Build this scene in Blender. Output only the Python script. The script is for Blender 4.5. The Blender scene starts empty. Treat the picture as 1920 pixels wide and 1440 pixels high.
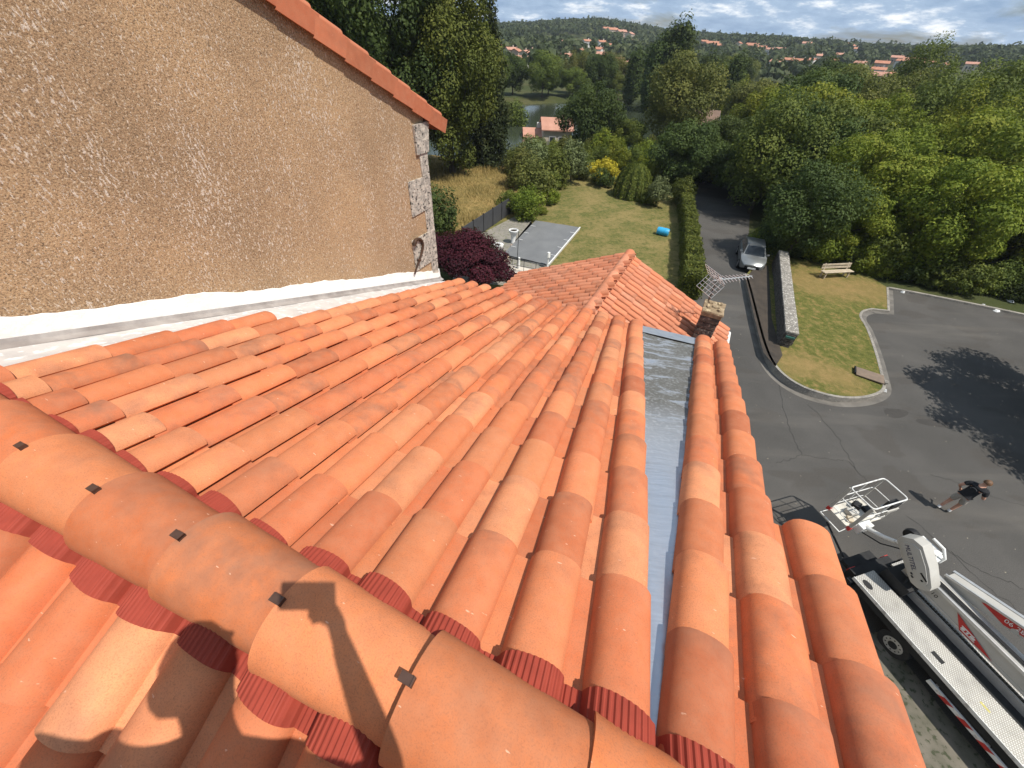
import bpy, bmesh, math, random
import numpy as np
from mathutils import Vector, Matrix

rng = np.random.default_rng(11)
random.seed(5)
scene = bpy.context.scene
COL = scene.collection
PI = math.pi
rad = math.radians

# ------------------------------------------------------------------ camera
CAMZ = 12.0
FPX, PITCH, ROLL = 721.0, rad(42.4), rad(3.1)
_f = np.array([0, math.cos(PITCH), -math.sin(PITCH)])
_r0 = np.array([1.0, 0, 0]); _u0 = np.cross(_r0, _f)
CR = _r0 * math.cos(ROLL) + _u0 * math.sin(ROLL)
CU = -_r0 * math.sin(ROLL) + _u0 * math.cos(ROLL)
cam_d = bpy.data.cameras.new('camera'); cam = bpy.data.objects.new('camera', cam_d); COL.objects.link(cam)
cam_d.sensor_width = 36.0; cam_d.lens = 36.0 * FPX / 1920.0
cam_d.clip_start = 0.01; cam_d.clip_end = 9000
mw = Matrix.Identity(4)
for i in range(3):
    mw[i][0] = CR[i]; mw[i][1] = CU[i]; mw[i][2] = -_f[i]
mw[2][3] = CAMZ
cam.matrix_world = mw
scene.camera = cam

# ------------------------------------------------------------------ sky, sun, exposure
SUN_AZ, SUN_EL = rad(127.6), rad(61.0)
world = bpy.data.worlds.new('World'); scene.world = world; world.use_nodes = True
nt = world.node_tree; nt.nodes.clear()
def wn(t, **k):
    n = nt.nodes.new(t)
    for a, b in k.items(): setattr(n, a, b)
    return n
w_out = wn('ShaderNodeOutputWorld'); w_bg = wn('ShaderNodeBackground'); w_bg.inputs[1].default_value = 0.042
sky = wn('ShaderNodeTexSky', sky_type='NISHITA', sun_disc=False, sun_elevation=SUN_EL, sun_rotation=SUN_AZ, altitude=100, air_density=1.0, dust_density=0.6)
tc = wn('ShaderNodeTexCoord'); sep = wn('ShaderNodeSeparateXYZ')
nt.links.new(tc.outputs['Generated'], sep.inputs[0])
def wmath(op, a, b):
    n = wn('ShaderNodeMath', operation=op)
    for i, v in enumerate((a, b)):
        if isinstance(v, (int, float)): n.inputs[i].default_value = v
        else: nt.links.new(v, n.inputs[i])
    return n.outputs[0]
zz = wmath('ADD', wmath('MAXIMUM', sep.outputs[2], 0.0), 0.22)
comb = wn('ShaderNodeCombineXYZ')
nt.links.new(wmath('DIVIDE', sep.outputs[0], zz), comb.inputs[0]); nt.links.new(wmath('DIVIDE', sep.outputs[1], zz), comb.inputs[1])
n1 = wn('ShaderNodeTexNoise'); n1.inputs['Scale'].default_value = 0.95; n1.inputs['Detail'].default_value = 9; n1.inputs['Roughness'].default_value = 0.6; n1.inputs['Distortion'].default_value = 0.3
n2 = wn('ShaderNodeTexNoise'); n2.inputs['Scale'].default_value = 3.0; n2.inputs['Detail'].default_value = 8; n2.inputs['Roughness'].default_value = 0.62
for n in (n1, n2): nt.links.new(comb.outputs[0], n.inputs['Vector'])
r1 = wn('ShaderNodeValToRGB'); r1.color_ramp.elements[0].position = 0.34; r1.color_ramp.elements[1].position = 0.46
r2 = wn('ShaderNodeValToRGB'); e = r2.color_ramp.elements
e[0].position = 0.36; e[0].color = (6.2, 9.0, 13.2, 1); e[1].position = 0.66; e[1].color = (24, 24.5, 25, 1)
m_ = r2.color_ramp.elements.new(0.52); m_.color = (9.2, 12.2, 16.2, 1)
mix = wn('ShaderNodeMix', data_type='RGBA')
nt.links.new(n1.outputs[0], r1.inputs[0]); nt.links.new(n2.outputs[0], r2.inputs[0])
nt.links.new(r1.outputs[0], mix.inputs[0]); nt.links.new(sky.outputs[0], mix.inputs[6]); nt.links.new(r2.outputs[0], mix.inputs[7])
nt.links.new(mix.outputs[2], w_bg.inputs[0]); nt.links.new(w_bg.outputs[0], w_out.inputs[0])
sun_d = bpy.data.lights.new('sun', 'SUN'); sun_d.energy = 5.0; sun_d.angle = rad(0.53); sun_d.color = (1.0, 0.955, 0.88)
sun = bpy.data.objects.new('sun', sun_d); COL.objects.link(sun)
SUNV = Vector((math.sin(SUN_AZ) * math.cos(SUN_EL), math.cos(SUN_AZ) * math.cos(SUN_EL), math.sin(SUN_EL)))
sun.rotation_euler = SUNV.to_track_quat('Z', 'Y').to_euler(); sun.location = (20, -20, 60)
vs = scene.view_settings
vs.view_transform = 'Standard'; vs.look = 'None'; vs.exposure = 0.17; vs.gamma = 1.0; vs.use_curve_mapping = False

# ------------------------------------------------------------------ helpers
def ray(px, py):
    d = (px - 960) * CR - (py - 720) * CU + FPX * _f
    return d / np.linalg.norm(d)
def G(px, py, z=0.0):
    d = ray(px, py); k = (z - CAMZ) / d[2]
    return (float(d[0] * k), float(d[1] * k))
def azv(deg): return np.array([math.sin(rad(deg)), math.cos(rad(deg))])

WM = {}
def wmat(o): return WM.get(o.name, Matrix.Identity(4)) if o else Matrix.Identity(4)
def props(o, label=None, cat=None, group=None, kind=None):
    if label: o['label'] = label
    if cat: o['category'] = cat
    if group: o['group'] = group
    if kind: o['kind'] = kind
    return o
def thing(name, label, cat, loc=(0, 0, 0), rotz=0.0, group=None, scale=1.0):
    o = bpy.data.objects.new(name, None); o.empty_display_size = 0.2; COL.objects.link(o)
    m = Matrix.LocRotScale(Vector(loc), Matrix.Rotation(rotz, 3, 'Z').to_quaternion(), Vector((scale,) * 3))
    o.matrix_basis = m; WM[o.name] = m
    return props(o, label, cat, group)
def link(name, me, parent=None, local=None):
    """object with mesh me; local = matrix in the parent's frame"""
    o = bpy.data.objects.new(name, me); COL.objects.link(o)
    local = local if local is not None else Matrix.Identity(4)
    if parent: o.parent = parent
    o.matrix_basis = local
    WM[o.name] = wmat(parent) @ local
    return o
class MB:
    def __init__(s): s.v = []; s.f = []; s.mi = []; s.cur = 0
    def add(s, vs_, fs):
        b = len(s.v); s.v += [tuple(map(float, p)) for p in vs_]
        for f in fs: s.f.append(tuple(b + i for i in f)); s.mi.append(s.cur)
        return s
    def box(s, c, size, rz=0.0, M=None):
        hx, hy, hz = [k / 2 for k in size]
        pts = [Vector((x * hx, y * hy, z * hz)) for z in (-1, 1) for y in (-1, 1) for x in (-1, 1)]
        if rz: R_ = Matrix.Rotation(rz, 3, 'Z'); pts = [R_ @ p for p in pts]
        if M is not None: pts = [M @ p for p in pts]
        c = Vector(c)
        return s.add([p + c for p in pts], [(0, 2, 3, 1), (4, 5, 7, 6), (0, 1, 5, 4), (2, 6, 7, 3), (0, 4, 6, 2), (1, 3, 7, 5)])
    def bar(s, a, b, w, h=None):
        """square bar between two points"""
        a = Vector(a); b = Vector(b); d = b - a; h = h or w
        q = d.to_track_quat('Y', 'Z').to_matrix()
        return s.box((a + b) / 2, (w, d.length, h), M=q)
    def tube(s, pts, r, n=8, cap=True):
        pts = [Vector(p) for p in pts]; k = len(pts)
        rs = r if isinstance(r, (list, tuple)) else [r] * k
        vs_ = []; up = Vector((0, 0, 1))
        for i, p in enumerate(pts):
            d = (pts[min(i + 1, k - 1)] - pts[max(i - 1, 0)]).normalized()
            if i == 0:
                a = d.cross(up) if abs(d.z) < 0.95 else d.cross(Vector((1, 0, 0)))
            else: a = a - d * a.dot(d)
            a.normalize(); b = d.cross(a)
            for j in range(n):
                t = 2 * PI * j / n; vs_.append(p + (a * math.cos(t) + b * math.sin(t)) * rs[i])
        fs = [(i * n + j, i * n + (j + 1) % n, (i + 1) * n + (j + 1) % n, (i + 1) * n + j) for i in range(k - 1) for j in range(n)]
        if cap: fs += [tuple(range(n))[::-1], tuple((k - 1) * n + j for j in range(n))]
        return s.add(vs_, fs)
    def prism(s, poly, z0, z1):
        n = len(poly)
        vs_ = [(x, y, z0) for x, y in poly] + [(x, y, z1) for x, y in poly]
        a = sum(poly[i][0] * poly[(i + 1) % n][1] - poly[(i + 1) % n][0] * poly[i][1] for i in range(n))
        fs = [tuple(range(n))[::-1], tuple(n + i for i in range(n))] + [(i, (i + 1) % n, n + (i + 1) % n, n + i) for i in range(n)]
        if a < 0: fs = [f[::-1] for f in fs]
        return s.add(vs_, fs)
    def hull(s, a, b):
        """loft two equal-length closed loops"""
        n = len(a)
        return s.add(list(a) + list(b), [tuple(range(n))[::-1], tuple(n + i for i in range(n))] + [(i, (i + 1) % n, n + (i + 1) % n, n + i) for i in range(n)])
    def lathe(s, prof, n=16, c=(0, 0, 0)):
        k = len(prof)
        vs_ = [(c[0] + r * math.cos(2 * PI * j / n), c[1] + r * math.sin(2 * PI * j / n), c[2] + z) for r, z in prof for j in range(n)]
        fs = [(i * n + j, i * n + (j + 1) % n, (i + 1) * n + (j + 1) % n, (i + 1) * n + j) for i in range(k - 1) for j in range(n)]
        fs += [tuple(range(n))[::-1], tuple((k - 1) * n + j for j in range(n))]
        return s.add(vs_, fs)
    def mesh(s, name, mats, smooth=None):
        me = bpy.data.meshes.new(name); me.from_pydata(s.v, [], s.f)
        for m in (mats if isinstance(mats, (list, tuple)) else [mats]): me.materials.append(m)
        if any(s.mi): me.polygons.foreach_set('material_index', s.mi)
        if smooth is not None:
            me.shade_smooth(); me.set_sharp_from_angle(angle=rad(smooth))
        me.update()
        return me
    def build(s, name, mats, parent=None, smooth=None, world=False, bevel=0.0):
        if world and parent:
            inv = wmat(parent).inverted(); s.v = [tuple(inv @ Vector(p)) for p in s.v]
        me = s.mesh(name, mats, smooth)
        if bevel:
            bm = bmesh.new(); bm.from_mesh(me)
            bmesh.ops.bevel(bm, geom=[e for e in bm.edges if e.is_manifold and e.calc_face_angle(0) > 0.5], offset=bevel, segments=2, affect='EDGES', profile=0.6)
            bm.to_mesh(me); bm.free(); me.shade_smooth(); me.set_sharp_from_angle(angle=rad(35))
        return link(name, me, parent)
def sheet(name, poly, z, mat, kind='structure', parent=None, jitter=0.0, sub=0.0):
    """flat polygon sheet facing up"""
    bm = bmesh.new()
    vs_ = [bm.verts.new((x, y, z)) for x, y in poly]
    f = bm.faces.new(vs_)
    if f.normal.z < 0 or sum(poly[i][0] * poly[(i + 1) % len(poly)][1] - poly[(i + 1) % len(poly)][0] * poly[i][1] for i in range(len(poly))) < 0: f.normal_flip()
    bmesh.ops.triangulate(bm, faces=bm.faces[:])
    me = bpy.data.meshes.new(name); bm.to_mesh(me); bm.free(); me.materials.append(mat)
    o = link(name, me, parent)
    if kind: o['kind'] = kind
    return o
def copy_tree(o, mw_, parent=None, **pr):
    c = o.copy(); COL.objects.link(c); c.parent = parent
    if mw_ is not None: c.matrix_basis = mw_
    WM[c.name] = mw_ if mw_ is not None else Matrix.Identity(4)
    for k, v in pr.items(): c[k] = v
    for ch in list(o.children):
        d = ch.copy(); COL.objects.link(d); d.parent = c; d.matrix_basis = ch.matrix_basis.copy()
        for g in list(ch.children):
            q = g.copy(); COL.objects.link(q); q.parent = d; q.matrix_basis = g.matrix_basis.copy()
    return c
def smooth_poly(pts, it=2, closed=False):
    pts = [tuple(p) for p in pts]
    for _ in range(it):
        out = []
        n = len(pts)
        rngi = range(n if closed else n - 1)
        if not closed: out.append(pts[0])
        for i in rngi:
            a, b = pts[i], pts[(i + 1) % n]
            out.append(tuple(a[k] * .75 + b[k] * .25 for k in range(len(a)))); out.append(tuple(a[k] * .25 + b[k] * .75 for k in range(len(a))))
        if not closed: out.append(pts[-1])
        pts = out
    return pts
def ribbon(mb, pts, w0, w1, z0, z1=None):
    """strip along 2D polyline between offsets w0..w1 (left is +); z1: box height from z0 to z1"""
    n = len(pts); L_, R_ = [], []
    for i, p in enumerate(pts):
        a = Vector(pts[max(i - 1, 0)]); b = Vector(pts[min(i + 1, n - 1)]); d = (b - a).normalized(); nn = Vector((-d.y, d.x))
        L_.append(Vector(p) + nn * w1); R_.append(Vector(p) + nn * w0)
    if z1 is None:
        mb.add([(p.x, p.y, z0) for p in R_] + [(p.x, p.y, z0) for p in L_], [(i, i + 1, n + i + 1, n + i) for i in range(n - 1)])
    else:
        vs_ = [(p.x, p.y, z0) for p in R_] + [(p.x, p.y, z0) for p in L_] + [(p.x, p.y, z1) for p in R_] + [(p.x, p.y, z1) for p in L_]
        fs = []
        for i in range(n - 1):
            fs += [(2 * n + i, 2 * n + i + 1, 3 * n + i + 1, 3 * n + i), (i, i + 1, 2 * n + i + 1, 2 * n + i), (n + i + 1, n + i, 3 * n + i, 3 * n + i + 1)]
        fs += [(0, 2 * n, 3 * n, n), (n - 1, 2 * n - 1, 4 * n - 1, 3 * n - 1)]
        mb.add(vs_, fs)
    return mb

# ------------------------------------------------------------------ materials
class NT:
    def __init__(s, name):
        s.m = bpy.data.materials.new(name); s.m.use_nodes = True; s.t = s.m.node_tree; s.t.nodes.clear()
        s.out = s.t.nodes.new('ShaderNodeOutputMaterial')
    def n(s, typ, ins=None, **k):
        x = s.t.nodes.new(typ)
        for a, b in k.items(): setattr(x, a, b)
        for a, b in (ins or {}).items(): s.set(x.inputs[a], b)
        return x
    def set(s, sock, v):
        if isinstance(v, bpy.types.NodeSocket): s.t.links.new(v, sock)
        elif isinstance(v, bpy.types.Node): s.t.links.new(v.outputs[0], sock)
        else:
            if hasattr(sock, 'default_value') and isinstance(v, tuple) and len(v) == 3 and sock.type == 'RGBA': v = (*v, 1)
            sock.default_value = v
    def math(s, op, a, b=0.0, clamp=False):
        x = s.n('ShaderNodeMath', {0: a, 1: b}, operation=op); x.use_clamp = clamp; return x.outputs[0]
    def mix(s, f, a, b, blend='MIX'):
        return s.n('ShaderNodeMix', {0: f, 6: a, 7: b}, data_type='RGBA', blend_type=blend).outputs[2]
    def noise(s, vec, scale, detail=4, rough=0.55, dist=0.0):
        return s.n('ShaderNodeTexNoise', {'Vector': vec, 'Scale': scale, 'Detail': detail, 'Roughness': rough, 'Distortion': dist}).outputs[0]
    def ramp(s, f, stops):
        x = s.n('ShaderNodeValToRGB', {0: f}); e_ = x.color_ramp.elements
        while len(e_) < len(stops): e_.new(0.5)
        for el, (p, c) in zip(e_, stops): el.position = p; el.color = (*c, 1) if isinstance(c, tuple) else (c, c, c, 1)
        return x.outputs[0]
    def obj(s): return s.n('ShaderNodeTexCoord').outputs['Object']
    def mapv(s, vec, scale=(1, 1, 1), rot=(0, 0, 0), loc=(0, 0, 0)):
        return s.n('ShaderNodeMapping', {'Vector': vec, 'Scale': scale, 'Rotation': rot, 'Location': loc}).outputs[0]
    def bump(s, h, strength, dist=0.01, prev=None):
        d = {'Height': h, 'Strength': strength, 'Distance': dist}
        if prev is not None: d['Normal'] = prev
        return s.n('ShaderNodeBump', d).outputs[0]
    def bsdf(s, col, rough=0.8, metal=0.0, normal=None, spec=0.35, **kw):
        d = {'Base Color': col, 'Roughness': rough, 'Metallic': metal, 'Specular IOR Level': spec}
        if normal is not None: d['Normal'] = normal
        d.update(kw)
        b = s.n('ShaderNodeBsdfPrincipled', d); s.t.links.new(b.outputs[0], s.out.inputs[0]); return s.m
def pm(name, c1, c2=None, scale=8.0, rough=0.8, metal=0.0, bump=0.15, bscale=60.0, bdist=0.005, lo=0.35, hi=0.65, c3=None, s3=40.0, spec=0.35):
    """plain procedural material: two tones from noise, optional third speckle, bump"""
    t = NT(name); o = t.obj()
    c2 = c2 or tuple(k * 0.75 for k in c1)
    col = t.mix(t.ramp(t.noise(o, scale), [(lo, 0.0), (hi, 1.0)]), c1, c2)
    if c3: col = t.mix(t.ramp(t.noise(o, s3, 3), [(0.56, 0.0), (0.64, 1.0)]), col, c3)
    nrm = t.bump(t.noise(o, bscale, 5), bump, bdist) if bump else None
    return t.bsdf(col, rough, metal, nrm, spec)

def tile_material(name, palette, dark, soot=0.7):
    t = NT(name); info = t.n('ShaderNodeObjectInfo').outputs['Random']; o = t.obj()
    off = t.n('ShaderNodeCombineXYZ', {0: t.math('MULTIPLY', info, 37.0), 1: t.math('MULTIPLY', info, 91.0), 2: t.math('MULTIPLY', info, 13.0)})
    vec = t.n('ShaderNodeVectorMath', {0: o, 1: off.outputs[0]}, operation='ADD').outputs[0]
    base = t.ramp(info, [(i / (len(palette) - 1), c) for i, c in enumerate(palette)])
    r2 = t.math('FRACT', t.math('MULTIPLY', info, 7.31)); r3 = t.math('FRACT', t.math('MULTIPLY', info, 23.7))
    # kiln flashing: broad grey-brown bloom, different on every tile
    fl = t.ramp(t.noise(vec, 6.5, 6, 0.62, 0.3), [(0.42, 0.0), (0.72, 1.0)])
    fl = t.math('MULTIPLY', fl, t.math('MULTIPLY', t.math('POWER', r2, 1.6), soot), True)
    col = t.mix(fl, base, dark)
    # scorched band near the tail of many tiles
    ty = t.n('ShaderNodeMapRange', {0: t.n('ShaderNodeSeparateXYZ', {0: o}).outputs[1], 1: -0.15, 2: 0.0, 3: 0.0, 4: 1.0}).outputs[0]
    tz = t.n('ShaderNodeMapRange', {0: t.n('ShaderNodeSeparateXYZ', {0: o}).outputs[2], 1: 0.05, 2: 0.095, 3: 0.25, 4: 1.0}).outputs[0]
    r4 = t.math('FRACT', t.math('MULTIPLY', info, 51.3))
    sc_ = t.math('MULTIPLY', t.math('MULTIPLY', t.math('MULTIPLY', ty, tz), t.ramp(t.noise(vec, 9, 4, 0.6), [(0.38, 0.0), (0.62, 1.0)])), t.math('MULTIPLY', r4, 0.75), True)
    col = t.mix(sc_, col, dark)
    hue = t.n('ShaderNodeHueSaturation', {'Value': t.math('ADD', t.math('MULTIPLY', r3, 0.30), 0.84), 'Color': col}).outputs[0]
    # sand speckle and pale scuffs
    sp = t.ramp(t.noise(vec, 240, 3, 0.7), [(0.50, 0.0), (0.70, 0.50)])
    wc = t.ramp(t.noise(vec, 30, 6, 0.7), [(0.35, 0.0), (0.75, 0.34)])
    hue = t.mix(wc, hue, (0.36, 0.16, 0.09))
    col = t.mix(sp, hue, (0.24, 0.085, 0.042))
    sc = t.ramp(t.noise(t.mapv(vec, (9, 26, 9)), 3.0, 2, 0.5), [(0.735, 0.0), (0.77, 0.45)])
    col = t.mix(sc, col, (0.82, 0.56, 0.40))
    big = t.ramp(t.noise(vec, 14, 3), [(0.3, 0.0), (0.7, 0.08)])
    col = t.mix(big, col, (0.85, 0.50, 0.30))
    n_ = t.bump(t.noise(vec, 260, 3), 0.16, 0.003); n_ = t.bump(t.noise(vec, 18, 3), 0.12, 0.008, n_)
    return t.bsdf(col, 0.82, 0.0, n_, 0.25)
PAL = [(0.64, 0.225, 0.092), (0.56, 0.146, 0.050), (0.66, 0.262, 0.118), (0.53, 0.132, 0.047), (0.60, 0.182, 0.070), (0.44, 0.120, 0.048), (0.57, 0.155, 0.055), (0.65, 0.245, 0.108), (0.48, 0.120, 0.045), (0.59, 0.172, 0.064)]
M_TILE = tile_material('terracotta_tile', PAL, (0.205, 0.094, 0.060), 0.92)
M_RIDGE = tile_material('terracotta_ridge', [(0.58, 0.165, 0.050), (0.50, 0.130, 0.044), (0.62, 0.200, 0.074), (0.54, 0.150, 0.050)], (0.26, 0.118, 0.072), 1.0)
PAL2 = [(0.50, 0.16, 0.075), (0.60, 0.22, 0.12), (0.54, 0.165, 0.075), (0.64, 0.26, 0.15), (0.46, 0.145, 0.075), (0.58, 0.19, 0.09), (0.50, 0.17, 0.09)]
M_TILE2 = tile_material('annex_tile', PAL2, (0.25, 0.115, 0.075), 0.8)
M_VERGE = tile_material('verge_tile', [(0.48, 0.135, 0.062), (0.42, 0.125, 0.06), (0.52, 0.16, 0.075)], (0.22, 0.085, 0.05), 0.5)
M_CLOSOIR = pm('red_ridge_roll', (0.30, 0.052, 0.032), (0.26, 0.045, 0.028), 20, 0.7, bump=0.05, spec=0.15)
M_CLIP = pm('brown_clip', (0.10, 0.055, 0.04), None, 30, 0.45, metal=0.3, bump=0)
M_DECK = pm('roof_underlay', (0.20, 0.07, 0.04), None, 5, 0.9)

def zinc_material():
    t = NT('zinc_sheet'); o = t.obj()
    patina = t.noise(t.mapv(o, (1.0, 2.6, 1.0), (0, 0, rad(-20))), 2.2, 6, 0.65, 0.8)
    dirt = t.ramp(patina, [(0.34, 0.05), (0.50, 0.95)])
    fine = t.ramp(t.noise(o, 38, 4), [(0.5, 0.0), (0.72, 0.5)])
    # grime collects lower down the channel
    sepn = t.n('ShaderNodeSeparateXYZ', {0: o}); low = t.n('ShaderNodeMapRange', {0: sepn.outputs[1], 1: 1.2, 2: 2.2, 3: 0.05, 4: 1.0}).outputs[0]
    low2 = t.n('ShaderNodeMapRange', {0: sepn.outputs[1], 1: 4.7, 2: 4.9, 3: 1.0, 4: 0.6}).outputs[0]
    df = t.math('MULTIPLY', t.math('MULTIPLY', dirt, low), low2, True)
    col = t.mix(df, (0.50, 0.54, 0.60), (0.085, 0.080, 0.065))
    col = t.mix(t.math('MULTIPLY', fine, 0.5), col, (0.62, 0.64, 0.66))
    met = t.math('SUBTRACT', 0.75, t.math('MULTIPLY', df, 0.7))
    rgh = t.math('ADD', 0.40, t.math('MULTIPLY', df, 0.4))
    n_ = t.bump(t.noise(t.mapv(o, (0.8, 5, 1)), 3.0, 3), 0.35, 0.02)
    return t.bsdf(col, rgh, met, n_, 0.5)
M_ZINC = zinc_material()

def roughcast_material():
    t = NT('roughcast_render'); o = t.obj()
    base = t.ramp(t.noise(o, 0.9, 4, 0.6), [(0.3, (0.34, 0.225, 0.132)), (0.5, (0.42, 0.275, 0.158)), (0.72, (0.53, 0.345, 0.190))])
    grain = t.noise(o, 95, 5, 0.7)
    col = t.mix(t.ramp(grain, [(0.34, 0.95), (0.51, 0.0)]), base, (0.115, 0.078, 0.05))
    col = t.mix(t.ramp(grain, [(0.54, 0.0), (0.66, 0.8)]), col, (0.50, 0.34, 0.20))
    # flaked spots showing the pale coat, in vertical drifts
    cl = t.noise(t.mapv(o, (1.5, 1.5, 0.55)), 1.6, 3, 0.6)
    fl = t.noise(t.mapv(o, (1, 1, 0.45)), 70, 3, 0.6)
    f = t.math('ADD', fl, t.math('MULTIPLY', t.math('SUBTRACT', cl, 0.5), 0.34))
    peb = t.ramp(t.noise(o, 70, 2, 0.5), [(0.61, 0.0), (0.66, 0.85)])
    col = t.mix(peb, col, (0.58, 0.46, 0.33))
    col = t.mix(t.ramp(f, [(0.60, 0.0), (0.66, 0.9)]), col, (0.64, 0.54, 0.44))
    n_ = t.bump(grain, 0.7, 0.012); n_ = t.bump(t.noise(o, 16, 4), 0.3, 0.02, n_)
    return t.bsdf(col, 0.95, 0, n_, 0.15)
M_ROUGH = roughcast_material()
M_QUOIN = pm('lichen_limestone', (0.54, 0.48, 0.40), (0.26, 0.235, 0.205), 16, 0.95, bump=0.6, bscale=40, bdist=0.02, c3=(0.045, 0.042, 0.038), s3=26)
M_WHITE = pm('white_coating', (0.80, 0.77, 0.73), (0.73, 0.69, 0.64), 6, 0.55, bump=0.35, bscale=18, bdist=0.02)
M_LEAD = pm('grey_flashing', (0.50, 0.47, 0.45), (0.66, 0.62, 0.58), 4.5, 0.5, metal=0.15, bump=0.3, bscale=25, bdist=0.01, c3=(0.80, 0.77, 0.74), s3=14)
M_LEADD = pm('dark_lead_strip', (0.27, 0.235, 0.215), (0.40, 0.36, 0.33), 7, 0.6, metal=0.2, bump=0.2, bscale=30)
M_IRON = pm('rusty_iron', (0.045, 0.028, 0.02), (0.09, 0.045, 0.025), 25, 0.7, metal=0.3, bump=0.4)
M_PLASTER = pm('beige_plaster', (0.50, 0.40, 0.28), (0.42, 0.33, 0.23), 1.5, 0.95, bump=0.4, bscale=40)
M_MORTAR = pm('ridge_mortar', (0.48, 0.23, 0.15), (0.60, 0.34, 0.24), 12, 0.95, bump=0.5, bscale=30)
M_GLASS = pm('window_glass', (0.025, 0.03, 0.035), None, 3, .15, bump=0, spec=.6)
# ================================================================== main tiled house
AZL, SLOPE, HC = 17.2, rad(19.7), 1.156
TS = math.tan(SLOPE)
D2 = azv(AZL); P2 = np.array([D2[1], -D2[0]])
AZR = 25.7
DR = azv(AZR); PR = np.array([DR[1], -DR[0]])
BASE = 0.085                                   # tile bed below the crest plane
def front_z(xy, off=0.0): return CAMZ - HC - TS * float(xy @ D2) - off
VR0, VRS = 0.115, -0.068
def v_ridge(u): return VR0 + VRS * u
def back_z(xy, off=0.0):
    u, v = float(xy @ P2), float(xy @ D2)
    return CAMZ - HC - 2 * TS * v_ridge(u) + TS * v - off
N_FRONT = Vector((TS * D2[0], TS * D2[1], 1)).normalized()
gb = -2 * TS * VRS * P2 + TS * D2
N_BACK = Vector((-gb[0], -gb[1], 1)).normalized()
def plane_matrix(p, direc2, normal):
    y = Vector((direc2[0], direc2[1], 0)); y = y - normal * y.dot(normal); y.normalize()
    x = y.cross(normal)
    m = Matrix((x, y, normal)).transposed().to_4x4(); m.translation = p
    return m

BW, BH = 0.093, 0.081                          # barrel half width, height
def prof(x):
    """S-tile section: barrel round x=0 with a free right edge, pan joined on its left"""
    a = abs(x) / BW
    if a <= 1: return 0.028 + (BH - 0.028) * (max(0.0, 1 - a ** 2.3)) ** 0.60 - (0.023 * a ** 6 if x < 0 else 0)
    return 0.004 + 0.003 * max(0, (-x - 0.14) / 0.02)
def tile_mesh(name, mat, length=0.42, pan=True, warp=0.0, th=0.013, taper=0.05):
    xs = list(BW * np.sin(np.linspace(-PI / 2, PI / 2, 13)))
    if pan: xs = [-0.186, -0.130, -BW - 0.012] + xs
    ys = [-length, -length * 0.45, 0.0]
    n = len(xs); top, bot = [], []
    for j, y in enumerate(ys):
        t = 1 + y / length                     # 0 head, 1 tail
        k = 1 - taper * (1 - t)
        for i, x in enumerate(xs):
            z = prof(x) * (k if abs(x) <= BW else 1) + 0.023 * t + warp * math.sin(3 * t + x * 20)
            xx = x * k if abs(x) <= BW else x
            top.append((xx, y, z)); bot.append((xx * (1 - th / BW * (abs(x) <= BW)), y, z - th))
    V = top + bot; o = len(top); F = []
    for j in range(len(ys) - 1):
        for i in range(n - 1):
            a = j * n + i
            F.append((a, a + 1, a + n + 1, a + n)); F.append((o + a, o + a + n, o + a + n + 1, o + a + 1))
        F.append((j * n, (j + 1) * n, o + (j + 1) * n, o + j * n)); e_ = j * n + n - 1
        F.append((e_, o + e_, o + e_ + n, e_ + n))
    b = (len(ys) - 1) * n
    for i in range(n - 1):
        F.append((i, o + i, o + i + 1, i + 1)); F.append((b + i, b + i + 1, o + b + i + 1, o + b + i))
    m = MB(); m.add(V, F)
    return m.mesh(name, mat, 40)
T_MESH = [tile_mesh('tile_a', M_TILE), tile_mesh('tile_b', M_TILE, warp=0.0012), tile_mesh('tile_c', M_TILE, 0.425, warp=-0.001)]
T_BARREL = tile_mesh('tile_barrel', M_TILE, pan=False)

house = thing('tiled_house', 'house with a new orange canal-tile roof, its ridge running past the photographer', 'house', (0, 0, 0))
UK = lambda k: -2.868 + 0.24 * k
def place_tile(parent, me, p2d, zf, direc, normal, jit=1.0, lift=0.0, name='tile'):
    p = Vector((p2d[0], p2d[1], zf(p2d, BASE) + lift))
    m = plane_matrix(p, direc, normal)
    m = m @ Matrix.Rotation(rad(random.gauss(0, 0.45) * jit), 4, 'Z') @ Matrix.Rotation(rad(random.gauss(0, 0.35) * jit), 4, 'X')
    m.translation += m.to_3x3() @ Vector((random.gauss(0, 0.0022), random.gauss(0, 0.004), random.uniform(0, 0.002))) * jit
    return link(name, me, parent, wmat(parent).inverted() @ m)

# roof deck (under the tiles) with both slopes
mb = MB()
def fpt(p, off=0.118): return (p[0], p[1], front_z(np.array(p), off))
def bpt(p, off=0.118): return (p[0], p[1], back_z(np.array(p), off))
def uv(u, v): q = P2 * u + D2 * v; return (float(q[0]), float(q[1]))
def uvr(u, v): q = PR * u + DR * v; return (float(q[0]), float(q[1]))
rl, rr = uv(-3.9, v_ridge(-3.9)), uv(1.02, v_ridge(1.02))
front_poly = [rl, rr, uvr(0.93, 1.30), uvr(0.70, 1.30), uvr(0.70, 4.80), uv(-2.95, 5.12), uv(-3.36, 5.0)]
back_poly = [rr, rl, uv(-3.9, -5.4), uv(0.85, -5.4)]
for poly, fn in ((front_poly, fpt), (back_poly, bpt)):
    n = len(poly); a = [fn(p) for p in poly]; b = [(x, y, z - 0.09) for x, y, z in a]
    mb.add(a + b, [tuple(range(n))[::-1], tuple(n + i for i in range(n))] + [(i, (i + 1) % n, n + (i + 1) % n, n + i) for i in range(n)])
roof = mb.build('roof', M_DECK, house)
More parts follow.
